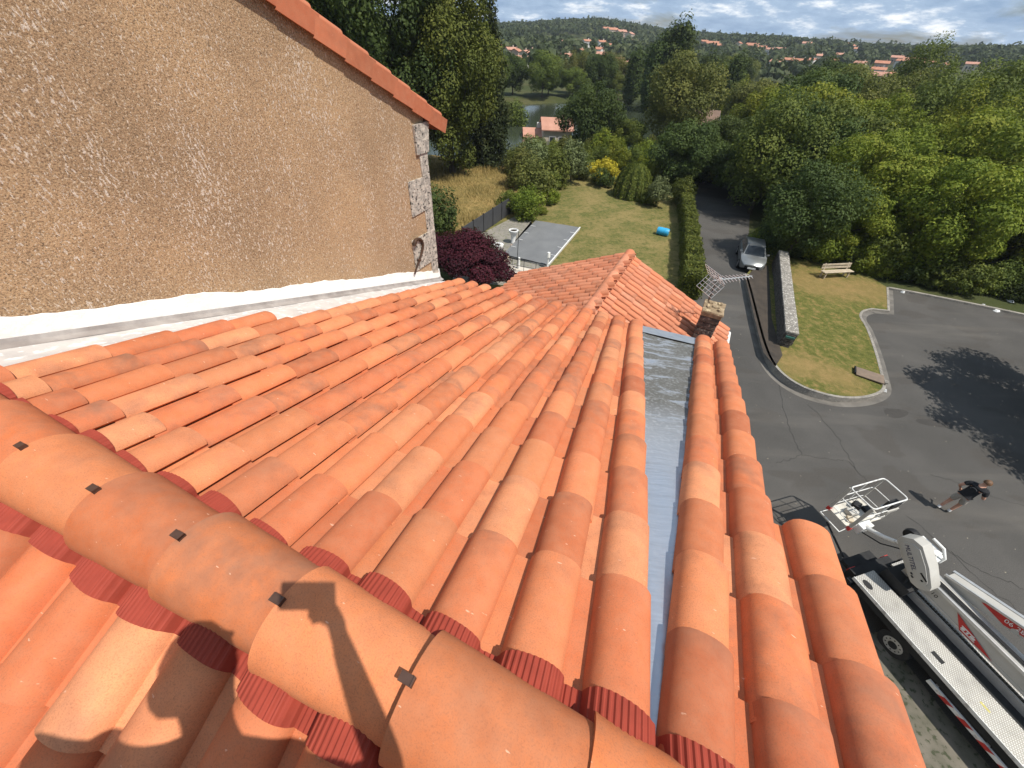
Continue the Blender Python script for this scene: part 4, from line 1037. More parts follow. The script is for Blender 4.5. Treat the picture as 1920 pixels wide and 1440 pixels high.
# blue barrel lying on the lawn
x, y = G(1241, 441); br = thing('blue_barrel', 'bright blue drum lying on its side on the lawn', 'barrel', (x, y, 0.31), rad(-28))
q = MB(); M_BLUE = pm('blue_plastic', (0.03, 0.30, 0.55), (0.04, 0.36, 0.60), 6, 0.4, bump=0.05)
pr_ = [(0.02, -.48), (0.27, -.47), (0.29, -.44), (0.30, -.2), (0.315, -.19), (0.315, -.15), (0.30, -.14), (0.30, .14), (0.315, .15), (0.315, .19), (0.30, .2), (0.29, .44), (0.27, .47), (0.02, .48)]
q.lathe(pr_, 20); q.v = [(z, yy, xx) for xx, yy, z in q.v]; q.f = [f[::-1] for f in q.f]; q.build('shell', M_BLUE, br, smooth=40)
for yy in (-.12, .12):
    q = MB(); q.tube([(.475, yy, .12), (.50, yy, .12)], 0.04, 10); q.build('bung', M_PWHITE, br)
# ================================================================== yard things
# rubble wall with coping on the island
wa0, wb0 = Vector((14.25, 16.9)), Vector((19.0, 27.6))
sw = thing('stone_wall', 'low rubble stone wall with lichen-spotted coping beside the driveway', 'wall', (wa0.x, wa0.y, 0))
M_RUB = pm('rubble_stone', (0.105, 0.09, 0.075), (0.06, 0.052, 0.045), 5, 0.95, bump=0.9, bscale=16, bdist=0.05, c3=(0.17, 0.15, 0.125), s3=11)
M_COPE = pm('lichen_coping', (0.26, 0.235, 0.20), (0.16, 0.145, 0.125), 4, 0.95, bump=0.8, bscale=20, bdist=0.03, c3=(0.55, 0.52, 0.46), s3=9)
wd = (wb0 - wa0); WL = wd.length; wd.normalize(); wn_ = Vector((wd.y, -wd.x)); wang = -math.atan2(wd.x, wd.y)
q = MB(); mid = (wa0 + wb0) / 2; q.box((mid.x, mid.y, 0.55), (0.50, WL - .04, 1.10), rz=wang); core = q.build('core', M_RUB, sw, world=True)
for side in (-1, 1):
    for row in range(5):
        s_ = 0.0
        while s_ < WL - 0.15:
            l_ = min(random.uniform(0.28, 0.62), WL - s_)
            c = wa0 + wd * (s_ + l_ / 2) + wn_ * (side * (0.25 + random.uniform(0, .03)))
            if side < 0 or row > 1:
                q = MB(); q.box((c.x, c.y, 0.11 + row * .215), (0.09, l_ - .035, 0.185), rz=wang + random.gauss(0, .02)); q.build('stone', M_RUB, core, world=True)
            s_ += l_
for i in range(4):
    c = wa0 + wn_ * (-.17 + .115 * i) - wd * .01
    for row in range(5): q = MB(); q.box((c.x, c.y, .11 + row * .215), (.10, .07, .185), rz=wang); q.build('stone', M_RUB, core, world=True)
s_ = 0.0
while s_ < WL - .1:
    l_ = min(random.uniform(.7, 1.1), WL - s_); c = wa0 + wd * (s_ + l_ / 2 - .02)
    q = MB(); q.box((c.x, c.y, 1.16 + random.uniform(-.01, .01)), (0.62, l_ - .012, 0.12), rz=wang + random.gauss(0, .006)); q.build('coping', M_COPE, sw, world=True, bevel=.02); s_ += l_
q = MB(); c = wa0 - wd * .12; q.box((c.x, c.y, .95), (.42, .10, .10), rz=wang); props(q.build('green_box', pm('green_paint', (0.03, 0.10, 0.08), None, 8, .5)), 'small dark green box fixed to the end of the stone wall', 'box')
# bench
b0, b1 = Vector(G(1531, 524)), Vector(G(1589, 521)); bm_ = (b0 + b1) / 2; bdir = (b1 - b0).normalized()
bench = thing('park_bench', 'weathered pale wooden bench at the shady edge of the island grass', 'bench', (bm_.x, bm_.y, 0.135), math.atan2(bdir.y, bdir.x))
M_WOOD = pm('pale_wood', (0.50, 0.42, 0.31), (0.38, 0.31, 0.22), 5, 0.85, bump=0.4, bscale=30); BL = (b1 - b0).length * .92
for i in range(3): q = MB(); q.box((0, -.18 + .15 * i, .45), (BL, .125, .04)); q.build('seat_slat', M_WOOD, bench, bevel=.006)
for i in range(2): q = MB(); q.box((0, .24 + .03 * i, .62 + .19 * i), (BL, .035, .14)); q.build('back_slat', M_WOOD, bench, bevel=.006)
for sx in (-BL * .4, BL * .4):
    q = MB(); q.box((sx, -.15, .21), (.08, .08, .43)); q.box((sx, .18, .21), (.08, .08, .43)); q.bar((sx, .2, .43), (sx, .30, .92), .07, .06); q.build('leg', M_WOOD, bench)
# drain lid
x, y = G(1628, 707, .12); dl = thing('drain_lid', 'square brown concrete drain lid let into the island grass', 'drain lid', (x, y, .225), rad(-32))
q = MB(); q.box((0, 0, 0.01), (1.15, 0.75, .06)); q.build('lid', pm('brown_concrete', (0.20, 0.145, 0.105), (0.16, .12, .09), 4, .95, bump=.5), dl, bevel=.01)
q = MB(); q.box((-.63, .02, 0.03), (.05, .62, .10)); q.build('frame_edge', M_DARKM, dl)
q = MB(); q.box((.66, -.12, 0.02), (.16, .28, .05)); q.build('handle_block', M_COPE, dl, bevel=.01)
# litter and pale rubbish at the yard edge
M_PAPER = pm('white_litter', (0.72, 0.72, 0.70), None, 8, .7, bump=.3)
for i, (px, py) in enumerate(((1893, 565), (1886, 584), (1868, 583), (1842, 573), (1692, 548), (1658, 733))):
    x, y = G(px, py); q = MB(); s_ = random.uniform(.12, .28)
    loop = [(math.cos(t) * s_ * random.uniform(.6, 1.2), math.sin(t) * s_ * random.uniform(.5, 1.1)) for t in np.linspace(0, 2 * PI, 7)[:-1]]
    q.hull([(x + a, y + b, .005) for a, b in loop], [(x + a * .6, y + b * .6, .06 + .08 * random.random()) for a, b in loop])
    props(q.build('litter_scrap', M_PAPER), 'white scrap of litter along the planted edge of the yard', 'litter', 'litter at the yard edge') if i < 5 else props(q.build('litter_scrap', M_PAPER), 'white scrap of litter beside the drain lid', 'litter')
# ================================================================== people
def skin_mesh(name, joints, edges, root, mat, sub=2):
    """one continuous skinned surface; joints: name -> (x,y,z,rx,ry)"""
    names = list(joints); ix = {n_: i for i, n_ in enumerate(names)}
    me = bpy.data.meshes.new(name + '_sk'); me.from_pydata([joints[n_][:3] for n_ in names], [(ix[a], ix[b]) for a, b in edges], [])
    ob = bpy.data.objects.new(name + '_sk', me); COL.objects.link(ob)
    ob.modifiers.new('skin', 'SKIN'); s = ob.modifiers.new('sub', 'SUBSURF'); s.levels = sub; s.render_levels = sub
    for n_ in names:
        sv = me.skin_vertices[0].data[ix[n_]]; j = joints[n_]; sv.radius = (j[3], j[4] if len(j) > 4 else j[3]); sv.use_root = (n_ == root)
    dg = bpy.context.evaluated_depsgraph_get(); out = bpy.data.meshes.new_from_object(ob.evaluated_get(dg))
    bpy.data.objects.remove(ob); bpy.data.meshes.remove(me)
    out.name = name; out.materials.clear(); out.materials.append(mat); out.shade_smooth()
    return out
M_SKIN = pm('skin', (0.50, 0.27, 0.18), (0.44, 0.22, 0.145), 12, 0.55, bump=0.05)
M_BLACK = pm('black_cotton', (0.012, 0.012, 0.014), (0.018, 0.018, 0.02), 8, 0.9, bump=0.4, bscale=20, bdist=.02)
M_SHORTS = pm('khaki_shorts', (0.36, 0.32, 0.27), (0.30, 0.265, 0.22), 7, 0.9, bump=0.4, bscale=20, bdist=.02)
M_HAIR = pm('brown_hair', (0.16, 0.085, 0.04), (0.10, 0.05, 0.025), 20, 0.6, bump=0.6, bscale=60)
M_SHOE = pm('grey_shoe', (0.16, 0.15, 0.13), (0.07, 0.065, 0.06), 10, 0.7, bump=0.2)
M_SOCK = pm('white_sock', (0.75, 0.73, 0.70), None, 10, 0.9, bump=.2)
def mid(a, b, t): return tuple(a[i] * (1 - t) + b[i] * t for i in range(3))
def hand_joints(J, E, wr, dirv, palmn, tag, curl=0.5, size=1.0):
    """palm, four fingers and a thumb as skinned chains rooted in the palm"""
    d = Vector(dirv).normalized(); n_ = Vector(palmn); n_ = (n_ - d * n_.dot(d)).normalized(); s = d.cross(n_)
    p = Vector(wr) + d * .055 * size; J['palm' + tag] = (*p, .030 * size, .018 * size); E.append(('wrist' + tag, 'palm' + tag))
    k = Vector(wr) + d * .088 * size
    for i, (off, L) in enumerate(((-.026, .062), (-.009, .072), (.009, .068), (.025, .054))):
        a = k + s * off * size; b = a + (d * math.cos(curl) + n_ * math.sin(curl)) * L * .5 * size; c = b + (d * math.cos(curl * 2.2) + n_ * math.sin(curl * 2.2)) * L * .5 * size
        for q_, nm, r in ((a, 'a', .0098), (b, 'b', .0090), (c, 'c', .0080)): J['f%d%s%s' % (i, nm, tag)] = (*q_, r * size)
        E += [('palm' + tag, 'f%da%s' % (i, tag)), ('f%da%s' % (i, tag), 'f%db%s' % (i, tag)), ('f%db%s' % (i, tag), 'f%dc%s' % (i, tag))]
    a = Vector(wr) + d * .045 * size - s * .036 * size; b = a + (d * .75 - s * .5 + n_ * .3).normalized() * .038 * size; c = b + (d * .95 - s * .1 + n_ * .4).normalized() * .030 * size
    for q_, nm, r in ((a, 'ta', .011), (b, 'tb', .010), (c, 'tc', .0085)): J[nm + tag] = (*q_, r * size)
    E += [('palm' + tag, 'ta' + tag), ('ta' + tag, 'tb' + tag), ('tb' + tag, 'tc' + tag)]
def person(label, loc, rotz, K, extras=None, shirt_m=None, shorts_m=None):
    """K: key joints in the figure's own frame (x right, y forward, z up)"""
    r = thing('person', label, 'person', loc, rotz)
    J, E = {}, []
    def chain(seq):
        for i, (nm, rx, ry) in enumerate(seq):
            if nm not in J: J[nm] = (*K[nm], rx, ry)
            if i: E.append((seq[i - 1][0], nm))
    chain([('pelvis', .145, .105), ('waist', .125, .09), ('chest', .155, .105), ('neck', .058, .058), ('skull', .082, .095), ('crown', .060, .068)])
    for s in 'LR':
        chain([('chest', 0, 0), ('shoulder' + s, .062, .062), ('elbow' + s, .046, .046), ('wrist' + s, .031, .027)])
        hand_joints(J, E, K['wrist' + s], Vector(K.get('point' + s, Vector(K['wrist' + s]) * 2 - Vector(K['elbow' + s]))) - Vector(K['wrist' + s]), K.get('palm' + s, (0, 0, -1)), s, K.get('curl', .5))
        chain([('pelvis', 0, 0), ('hip' + s, .092, .092), ('knee' + s, .060, .060), ('ankle' + s, .040, .040), ('toe' + s, .036, .028)])
    body = link('body', skin_mesh('body', J, E, 'pelvis', M_SKIN), r)
    # face: nose, ears, eyes and mouth on the head
    sk = Vector(K['skull']); up_ = (Vector(K['crown']) - Vector(K['neck'])).normalized(); fw = Vector(K.get('look', (0, 1, 0))); fw = (fw - up_ * fw.dot(up_)).normalized(); sd = fw.cross(up_)
    q = MB(); c = sk + fw * .095 + up_ * -.005; q.add([c + up_ * .03, c - sd * .014 - up_ * .014, c + sd * .014 - up_ * .014, c + fw * .024 - up_ * .010], [(0, 1, 3), (0, 3, 2), (1, 2, 3)]); q.build('nose', M_SKIN, r, smooth=80)
    for sg in (-1, 1):
        q = MB(); c = sk + sd * sg * .085 - up_ * .005; q.tube([c - fw * .012 - up_ * .022, c + sd * sg * .012, c + fw * .01 + up_ * .026], [.006, .012, .008], 6); q.build('ear', M_SKIN, r, smooth=80)
        q = MB(); q.lathe([(.001, -.009), (.010, 0), (.001, .009)], 8, sk + fw * .088 + sd * sg * .032 + up_ * .022); q.build('eye', M_SHOE, r, smooth=80)
    q = MB(); c = sk + fw * .088 - up_ * .045; q.bar(c - sd * .024, c + sd * .024, .008, .007); q.build('mouth', pm('lips', (.30, .12, .10), None, 5, .6, bump=0) if 'lips' not in bpy.data.materials else bpy.data.materials['lips'], r)
    # hair cap
    q = MB(); ring = []
    for i in range(7):
        t = i / 6 * PI * .60
        for j in range(14):
            a = 2 * PI * j / 14; rr_ = .112 * math.sin(t) * (1.04 if math.cos(a) < .3 else .90); ring.append(sk + up_ * (.012 + .115 * math.cos(t)) + (fw * math.cos(a) * 1.04 + sd * math.sin(a) * .92) * rr_ - fw * .014)
    q.add(ring, [(i * 14 + j, i * 14 + (j + 1) % 14, (i + 1) * 14 + (j + 1) % 14, (i + 1) * 14 + j) for i in range(6) for j in range(14)]); q.build('hair', M_HAIR, r, smooth=70)
    # t-shirt and shorts: looser skins over the same joints
    T = {n_: K[n_] for n_ in ('pelvis', 'waist', 'chest')}
    JS, ES = {}, []
    low = mid(K['pelvis'], K['waist'], .15)
    JS['hem'] = (*low, .192, .150); JS['waist'] = (*K['waist'], .180, .138); JS['chest'] = (*K['chest'], .205, .146); JS['yoke'] = (*mid(K['chest'], K['neck'], .42), .165, .118); JS['collar'] = (*mid(K['chest'], K['neck'], .86), .082, .080)
    ES = [('hem', 'waist'), ('waist', 'chest'), ('chest', 'yoke'), ('yoke', 'collar')]
    for s in 'LR':
        JS['sh' + s] = (*K['shoulder' + s], .092, .092); JS['slv' + s] = (*mid(K['shoulder' + s], K['elbow' + s], .62), .080, .074); ES += [('yoke', 'sh' + s), ('sh' + s, 'slv' + s)]
    link('t_shirt', skin_mesh('t_shirt', JS, ES, 'waist', shirt_m or M_BLACK), r)
    JS = {'pelvis': (*K['pelvis'], .165, .125), 'band': (*mid(K['pelvis'], K['waist'], .45), .150, .112)}; ES = [('band', 'pelvis')]
    for s in 'LR':
        JS['hip' + s] = (*K['hip' + s], .118, .112); JS['leg' + s] = (*mid(K['hip' + s], K['knee' + s], .85), .104, .100); ES += [('pelvis', 'hip' + s), ('hip' + s, 'leg' + s)]
    link('shorts', skin_mesh('shorts', JS, ES, 'pelvis', shorts_m or M_SHORTS), r)
    for s in 'LR':
        a, t = Vector(K['ankle' + s]), Vector(K['toe' + s]); d = (t - a).normalized()
        sh = {'h': (*(a - d * .03 - Vector((0, 0, .035))), .046, .040), 'm': (*a.lerp(t, .5), .046, .036), 't': (*(t + d * .05), .040, .026)}
        so = link('shoe', skin_mesh('shoe', sh, [('h', 'm'), ('m', 't')], 'm', M_SHOE, 1), r)
        q = MB(); kn = Vector(K['knee' + s]); q.tube([a, a.lerp(kn, .22)], [.048, .046], 10); q.build('sock', M_SOCK, r, smooth=40)
    if extras: extras(r, K)
    return r
wx, wy = G(1768, 956)
walker = {'pelvis': (0, -.02, .94), 'waist': (.0, .02, 1.10), 'chest': (.01, .08, 1.36), 'neck': (.02, .13, 1.53), 'skull': (.03, .17, 1.66), 'crown': (.03, .19, 1.74), 'look': (.15, 1, -.25),
          'shoulderL': (-.20, .07, 1.42), 'elbowL': (-.30, -.06, 1.17), 'wristL': (-.25, .12, .98), 'shoulderR': (.22, .09, 1.42), 'elbowR': (.32, .10, 1.15), 'wristR': (.18, .33, 1.16), 'palmR': (-.3, 0, 1), 'curl': .8,
          'hipL': (-.10, -.02, .90), 'kneeL': (-.12, -.03, .49), 'ankleL': (-.11, -.20, .11), 'toeL': (-.11, -.05, .04), 'hipR': (.10, 0, .90), 'kneeR': (.11, .10, .48), 'ankleR': (.10, .02, .09), 'toeR': (.10, .19, .035)}
def shirt_print(r, K):
    c = Vector((.0, -.052, 1.33)); pts = [c + Vector((.085 * math.cos(t), -.004 - .02 * math.sin(t), .07 * math.sin(t))) for t in np.linspace(.3, 5.6, 14)]
    q = MB(); q.tube(pts, .005, 5); q.build('shirt_emblem', pm('faded_print', (0.20, 0.20, 0.20), None, 9, .8, bump=0), r)
person('person walking across the asphalt in black T-shirt, pale shorts and grey shoes', (wx, wy, 0.01), -rad(72), walker, shirt_print)
# the photographer, kneeling on the back slope with the phone held out
def bz(x, y): return back_z(np.array([x, y]), 0.0) - CAMZ
kz = lambda x, y, h: (x, y, bz(x, y) + h)
ph = {'pelvis': (-.24, -.74, -.98), 'waist': (-.24, -.66, -.82), 'chest': (-.22, -.36, -.46), 'neck': (-.265, -.24, -.26), 'skull': (-.285, -.17, -.12), 'crown': (-.29, -.155, -.03), 'look': (.3, 1, -.4),
      'shoulderL': (-.42, -.36, -.38), 'elbowL': (-.68, -.33, -.24), 'wristL': (-.62, -.40, -.56), 'palmL': (1, 0, 0), 'shoulderR': (-.01, -.33, -.38), 'elbowR': (.19, -.29, -.30), 'wristR': (.085, -.115, -.085), 'pointR': (.060, -.060, 0.0), 'palmR': (-1, -.2, .1), 'curl': .7,
      'hipL': (-.34, -.72, -1.02), 'kneeL': kz(-.42, -.36, .09), 'ankleL': kz(-.40, -.82, .10), 'toeL': kz(-.40, -.95, .06), 'hipR': (-.14, -.72, -1.02), 'kneeR': kz(-.08, -.36, .09), 'ankleR': kz(-.10, -.82, .10), 'toeR': kz(-.10, -.95, .06)}
person('photographer kneeling on the tiled roof in dark T-shirt, one arm raised with a phone', (0, 0, CAMZ), 0, ph, None, M_BLACK, M_BLACK)
phn = thing('mobile_phone', 'dark phone held sideways in the raised hand above the ridge', 'phone', (0, 0, CAMZ))
mph = mw.copy(); mph.translation = (0, 0, 0)
q = MB(); q.box((-0.022, -0.020, 0.010), (0.150, 0.074, 0.008)); b_ = q.build('case', M_DARKM, phn, bevel=.003); b_.matrix_basis = mph
q = MB(); q.box((-0.022, -0.020, 0.0148), (0.142, 0.068, 0.001)); s_ = q.build('screen', M_GLASS, phn); s_.matrix_basis = mph

# ================================================================== parked car
def build_car():
    cx, cy = 16.4, 26.1; h = rad(201); ax = np.array([math.sin(h), math.cos(h)])
    ctr_ = np.array([cx, cy]) - ax * 2.05
    r = thing('parked_car', 'silver hatchback parked facing us in the shade of the driveway trees', 'car', (float(ctr_[0]), float(ctr_[1]), .005), -h)
    M_PAINT = pm('silver_paint_shaded', (0.27, 0.275, 0.27), (0.23, 0.235, 0.23), 3, 0.28, metal=.55, bump=0, spec=.5)  # silver toned down: tree shade put into the paint colour
    M_TYRE = pm('tyre', (0.02, 0.02, 0.02), None, 10, .9); M_RIM = pm('rim', (0.45, .45, .46), None, 5, .35, metal=.8, bump=0)
    # lofted lower body along y (front +), half sections
    st = [(-2.02, .62, .42, .62, .70), (-1.95, .78, .30, .80, .86), (-1.3, .845, .22, .90, .93), (0, .86, .20, .92, .95), (1.0, .855, .20, .90, .93), (1.5, .83, .22, .80, .86), (1.88, .74, .28, .66, .74), (2.05, .55, .36, .52, .60)]
    q = MB(); V = []
    for y, w, zb, zs, zt in st:
        V += [(-w * .92, y, zb), (-w, y, (zb + zs) / 2), (-w * .99, y, zs), (-w * .88, y, zt), (0, y, zt + .035), (w * .88, y, zt), (w * .99, y, zs), (w, y, (zb + zs) / 2), (w * .92, y, zb)]
    n = 9; F = [(i * n + j, i * n + j + 1, (i + 1) * n + j + 1, (i + 1) * n + j) for i in range(len(st) - 1) for j in range(n - 1)] + [tuple(range(n)), tuple((len(st) - 1) * n + j for j in range(n))[::-1]]
    F = [f[::-1] for f in F]; q.add(V, F); body = q.build('body', M_PAINT, r, smooth=40)
    # cabin: pillars and roof
    rb = [(-1.75, .76, .92), (-1.35, .62, 1.38), (-.3, .60, 1.45), (.35, .58, 1.40), (1.12, .74, .92)]
    q = MB(); V = []
    for y, w, z in rb: V += [(-w, y, z), (w, y, z)]
    q.add(V, [(2 * i, 2 * i + 1, 2 * i + 3, 2 * i + 2) for i in range(4)])
    base_ = [(-.80, -1.75, .92), (-.80, 1.12, .92), (.80, -1.75, .92), (.80, 1.12, .92)]
    for s in (-1, 1):
        q.add([(s * .76, -1.75, .92), (s * .62, -1.35, 1.38), (s * .60, -.3, 1.45), (s * .58, .35, 1.40), (s * .74, 1.12, .92)], [(0, 1, 2, 3, 4)])
    q.build('roof', M_PAINT, r, smooth=30)
    def glass(nm, pts): m = MB(); m.add(pts, [tuple(range(len(pts)))]); return m.build(nm, M_GLASS, r)
    glass('windscreen', [(-.66, 1.07, .965), (.66, 1.07, .965), (.535, .40, 1.385), (-.535, .40, 1.385)])
    glass('rear_window', [(-.66, -1.74, .97), (-.56, -1.42, 1.35), (.56, -1.42, 1.35), (.66, -1.74, .97)])
    for s in (-1, 1):
        glass('side_window', [(s * .750, -.15, .96), (s * .735, .98, .95), (s * .61, .34, 1.36), (s * .628, -.15, 1.40)])
        glass('side_window', [(s * .765, -1.45, .97), (s * .752, -.25, .96), (s * .63, -.25, 1.40), (s * .65, -1.25, 1.36)])
        m = MB(); m.hull([(s * .80, .72, .95), (s * .98, .70, .96), (s * .98, .70, 1.08), (s * .80, .72, 1.06)], [(s * .80, .80, .95), (s * .96, .80, .97), (s * .96, .80, 1.06), (s * .80, .80, 1.05)]); m.build('mirror', M_PAINT, r)
        m = MB(); m.hull([(s * .42, 1.955, .60), (s * .66, 1.85, .62), (s * .70, 1.80, .74), (s * .50, 1.90, .72)], [(s * .42, 1.99, .60), (s * .66, 1.90, .62), (s * .70, 1.845, .74), (s * .50, 1.945, .72)]); m.build('headlight', pm('headlight', (.55, .56, .55), None, 5, .15, bump=0) if s < 0 else bpy.data.materials['headlight'], r)
        for y in (-1.28, 1.30):
            w = MB(); w.tube([(s * .66, y, .31), (s * .86, y, .31)], .31, 20); wo = w.build('wheel', M_TYRE, r, smooth=40)
            w = MB(); w.tube([(s * .80, y, .31), (s * .868, y, .31)], .20, 16); w.build('rim', M_RIM, wo)
    m = MB(); m.box((0, 2.03, .44), (.95, .06, .16)); m.build('grille', M_DARKM, r)
    m = MB(); m.box((0, 2.02, .56), (.55, .05, .05)); m.build('upper_grille', M_DARKM, r)
    m = MB(); m.add([(0, 2.075, .64), (-.05, 2.075, .585), (0, 2.075, .53), (.05, 2.075, .585)], [(0, 1, 2, 3)]); m.build('front_emblem', M_RIM, r)
    m = MB(); m.box((0, 2.075, .40), (.52, .02, .11)); m.build('number_plate', M_PWHITE, r)
build_car()

# ================================================================== aerial lift truck
TO = np.array([10.0, 4.72]); TXA, TYA = azv(162), azv(72)
lt = thing('lift_truck', 'white and grey aerial lift truck with chequer-plate deck and folded boom beside the house', 'truck', (float(TO[0]), float(TO[1]), 0), math.atan2(TXA[1], TXA[0]))
# own frame: x towards the cab, y to the yard side (mirrored to stay right-handed: y' = -y)
def tb(c, size, nm, mat, bevel=0.0, parent=None):
    m = MB(); m.box((c[0], -c[1] if False else c[1], c[2]), size); return m.build(nm, mat, parent or lt, bevel=bevel)
SGN = 1.0 if (TXA[0] * TYA[1] - TXA[1] * TYA[0]) > 0 else -1.0
def L3(x, y, z): return (x, SGN * y, z)
def lbox(nm, x0, x1, y0, y1, z0, z1, mat, bevel=0.0, parent=None):
    m = MB(); m.box(L3((x0 + x1) / 2, (y0 + y1) / 2, (z0 + z1) / 2), (abs(x1 - x0), abs(y1 - y0), abs(z1 - z0))); return m.build(nm, mat, parent or lt, bevel=bevel)
def ltube(nm, pts, r, mat, parent=None, n=8): m = MB(); m.tube([L3(*p) for p in pts], r, n); return m.build(nm, mat, parent or lt, smooth=50)
def checker():
    t = NT('chequer_plate'); o = t.obj()
    v = t.n('ShaderNodeTexVoronoi', {'Vector': t.mapv(o, (1, 1, 0.0), (0, 0, rad(45))), 'Scale': 21.0, 'Randomness': 0.0}, feature='F1').outputs[0]
    dots = t.ramp(v, [(0.22, 1.0), (0.34, 0.0)])
    col = t.mix(dots, (0.36, 0.34, 0.30), (0.66, 0.65, 0.62)); col = t.mix(t.ramp(t.noise(o, 2.5, 5), [(.45, 0.0), (.7, .45)]), col, (0.22, 0.205, 0.18))
    return t.bsdf(col, .45, .45, t.bump(dots, .6, .006), .5)
M_CHK = checker()
M_LGREY = pm('light_grey_paint', (0.44, 0.42, 0.38), (0.40, 0.38, 0.34), 2.5, .5, bump=.05)
M_LWHITE = pm('white_paint', (0.72, 0.71, 0.68), (0.64, 0.63, 0.59), 4, .4, bump=.05, c3=(0.45, 0.43, 0.40), s3=6)
M_ALUM = pm('raw_aluminium', (0.60, 0.59, 0.57), (0.50, 0.49, 0.47), 5, .38, metal=.6, bump=.1)
M_RED = pm('red_vinyl', (0.52, 0.035, 0.028), None, 5, .4, bump=0)
M_CHAS = pm('black_chassis', (0.012, 0.012, 0.013), (0.02, 0.02, 0.02), 5, .7, bump=.2)
M_RUBB = pm('truck_tyre', (0.018, 0.018, 0.018), (0.03, 0.028, 0.026), 8, .9, bump=.3)
lbox('chassis', -.25, 5.6, .25, 1.75, .42, .82, M_CHAS)
deck = lbox('deck', 0, 5.1, 0, .72, .94, 1.0, M_CHK)
lbox('deck_edge', -.01, 5.11, -.02, -.001, .90, 1.012, M_LWHITE, parent=deck)
lbox('side_skirt', .15, 5.0, .012, .05, .66, .935, M_CHAS)
m = MB(); m.lathe([(.001, 0), (.15, 0), (.15, .006), (.001, .006)], 20, (0, 0, 0)); m.v = [(x * .9 + .26, SGN * (y * .62 + .17), z + 1.001) for x, y, z in m.v]; m.build('deck_opening', M_CHAS, deck)
m = MB(); m.box(L3(2.05, .28, 1.003), (.26, .12, .008)); m.build('deck_slot', M_CHAS, deck)
m = MB(); m.box(L3(3.05, .33, 1.003), (.20, .05, .006)); m.build('deck_label', pm('yellow_label', (.6, .52, .15), None, 5, .5, bump=0), deck)
lbox('boom_trough', .1, 5.2, .74, 1.10, .88, .93, M_CHAS)
lbox('trough_rail', .35, 5.2, 1.08, 1.14, .88, 1.15, M_ALUM)
lbox('far_deck', .0, 5.1, 1.45, 2.05, .90, .96, M_CHK)
# booms
boom = lbox('boom', .25, 5.6, 1.16, 1.50, 1.30, 1.78, M_LGREY)
for (y0, y1) in ((1.125, 1.20), (1.44, 1.53)): lbox('boom_edge', .15, 5.6, y0, y1, 1.70, 1.79, M_ALUM, .006, boom)
lbox('boom_edge', .25, 5.6, 1.145, 1.158, 1.28, 1.36, M_ALUM, 0, boom)
SLP = 0.30                                      # the upper boom climbs towards the cab
def UZ(x, z): return z + SLP * (x - .95)
def slab(nm, x0, x1, y0, y1, z0, z1, mat, parent):
    m = MB(); m.hull([L3(x0, y0, UZ(x0, z0)), L3(x0, y1, UZ(x0, z0)), L3(x0, y1, UZ(x0, z1)), L3(x0, y0, UZ(x0, z1))], [L3(x1, y0, UZ(x1, z0)), L3(x1, y1, UZ(x1, z0)), L3(x1, y1, UZ(x1, z1)), L3(x1, y0, UZ(x1, z1))]); return m.build(nm, mat, parent)
ub = slab('upper_boom', .75, 6.0, 1.60, 1.84, 1.62, 1.98, M_LGREY, lt)
slab('boom_edge', .70, 6.0, 1.565, 1.60, 1.92, 1.985, M_ALUM, ub); slab('boom_edge', .70, 6.0, 1.82, 1.90, 1.94, 2.00, M_ALUM, ub)
# red stickers with the phone number and the builder's mark
def text_mesh(s, size, mat, nm):
    cu = bpy.data.curves.new(nm, 'FONT'); cu.body = s; cu.size = size; cu.align_x = 'CENTER'; cu.align_y = 'CENTER'; cu.extrude = .001
    ob = bpy.data.objects.new(nm + '_tmp', cu); COL.objects.link(ob); dg = bpy.context.evaluated_depsgraph_get(); me = bpy.data.meshes.new_from_object(ob.evaluated_get(dg)); bpy.data.objects.remove(ob)
    me.materials.clear(); me.materials.append(mat); return me
def put_text(s, size, mat, parent, o, xdir, ydir, nm='lettering'):
    x = Vector(xdir).normalized(); y = Vector(ydir); y = (y - x * y.dot(x)).normalized(); z = x.cross(y)
    m4 = Matrix((x, y, z)).transposed().to_4x4(); m4.translation = Vector(o); return link(nm, text_mesh(s, size, mat, nm), parent, m4)
XD, ZD, YN = (1, 0, 0), (0, 0, 1), (0, SGN * -1, 0)
pl_ = ((1.45, 1.86), (1.50, 1.90), (3.05, 1.90), (3.05, 1.76), (2.3, 1.72), (1.95, 1.66))
m = MB(); m.hull([L3(x, 1.590, UZ(x, z)) for x, z in pl_], [L3(x, 1.594, UZ(x, z)) for x, z in pl_]); st1 = m.build('phone_sticker', M_RED, ub)
put_text('06 28 78 18 90', .155, M_PWHITE, ub, L3(2.33, 1.584, UZ(2.33, 1.81)), (1, 0, SLP), ZD)
m = MB(); m.lathe([(.001, -.004), (.07, -.004), (.07, .004), (.001, .004)], 14); m.v = [(x + 2.12, SGN * 1.586 + z, y + UZ(2.12, 1.69)) for x, y, z in m.v]; m.build('sticker_roundel', M_LGREY, ub)
m = MB(); pl_ = ((1.45, 1.66), (2.45, 1.34), (1.75, 1.31)); m.hull([L3(x, 1.138, z) for x, z in pl_], [L3(x, 1.142, z) for x, z in pl_]); st2 = m.build('red_triangle', M_RED, boom)
for (x0, x1, z0, z1) in ((1.70, 1.98, 1.46, 1.485), (1.72, 1.80, 1.39, 1.45), (1.84, 1.88, 1.39, 1.45), (1.92, 2.02, 1.39, 1.45), (1.74, 2.05, 1.355, 1.378)):
    m = MB(); m.box(L3((x0 + x1) / 2, 1.135, (z0 + z1) / 2), (x1 - x0, .004, z1 - z0)); m.build('white_mark', M_PWHITE, boom)
put_text('10', .15, M_DARKM, boom, L3(.98, 1.157, 1.52), XD, ZD)
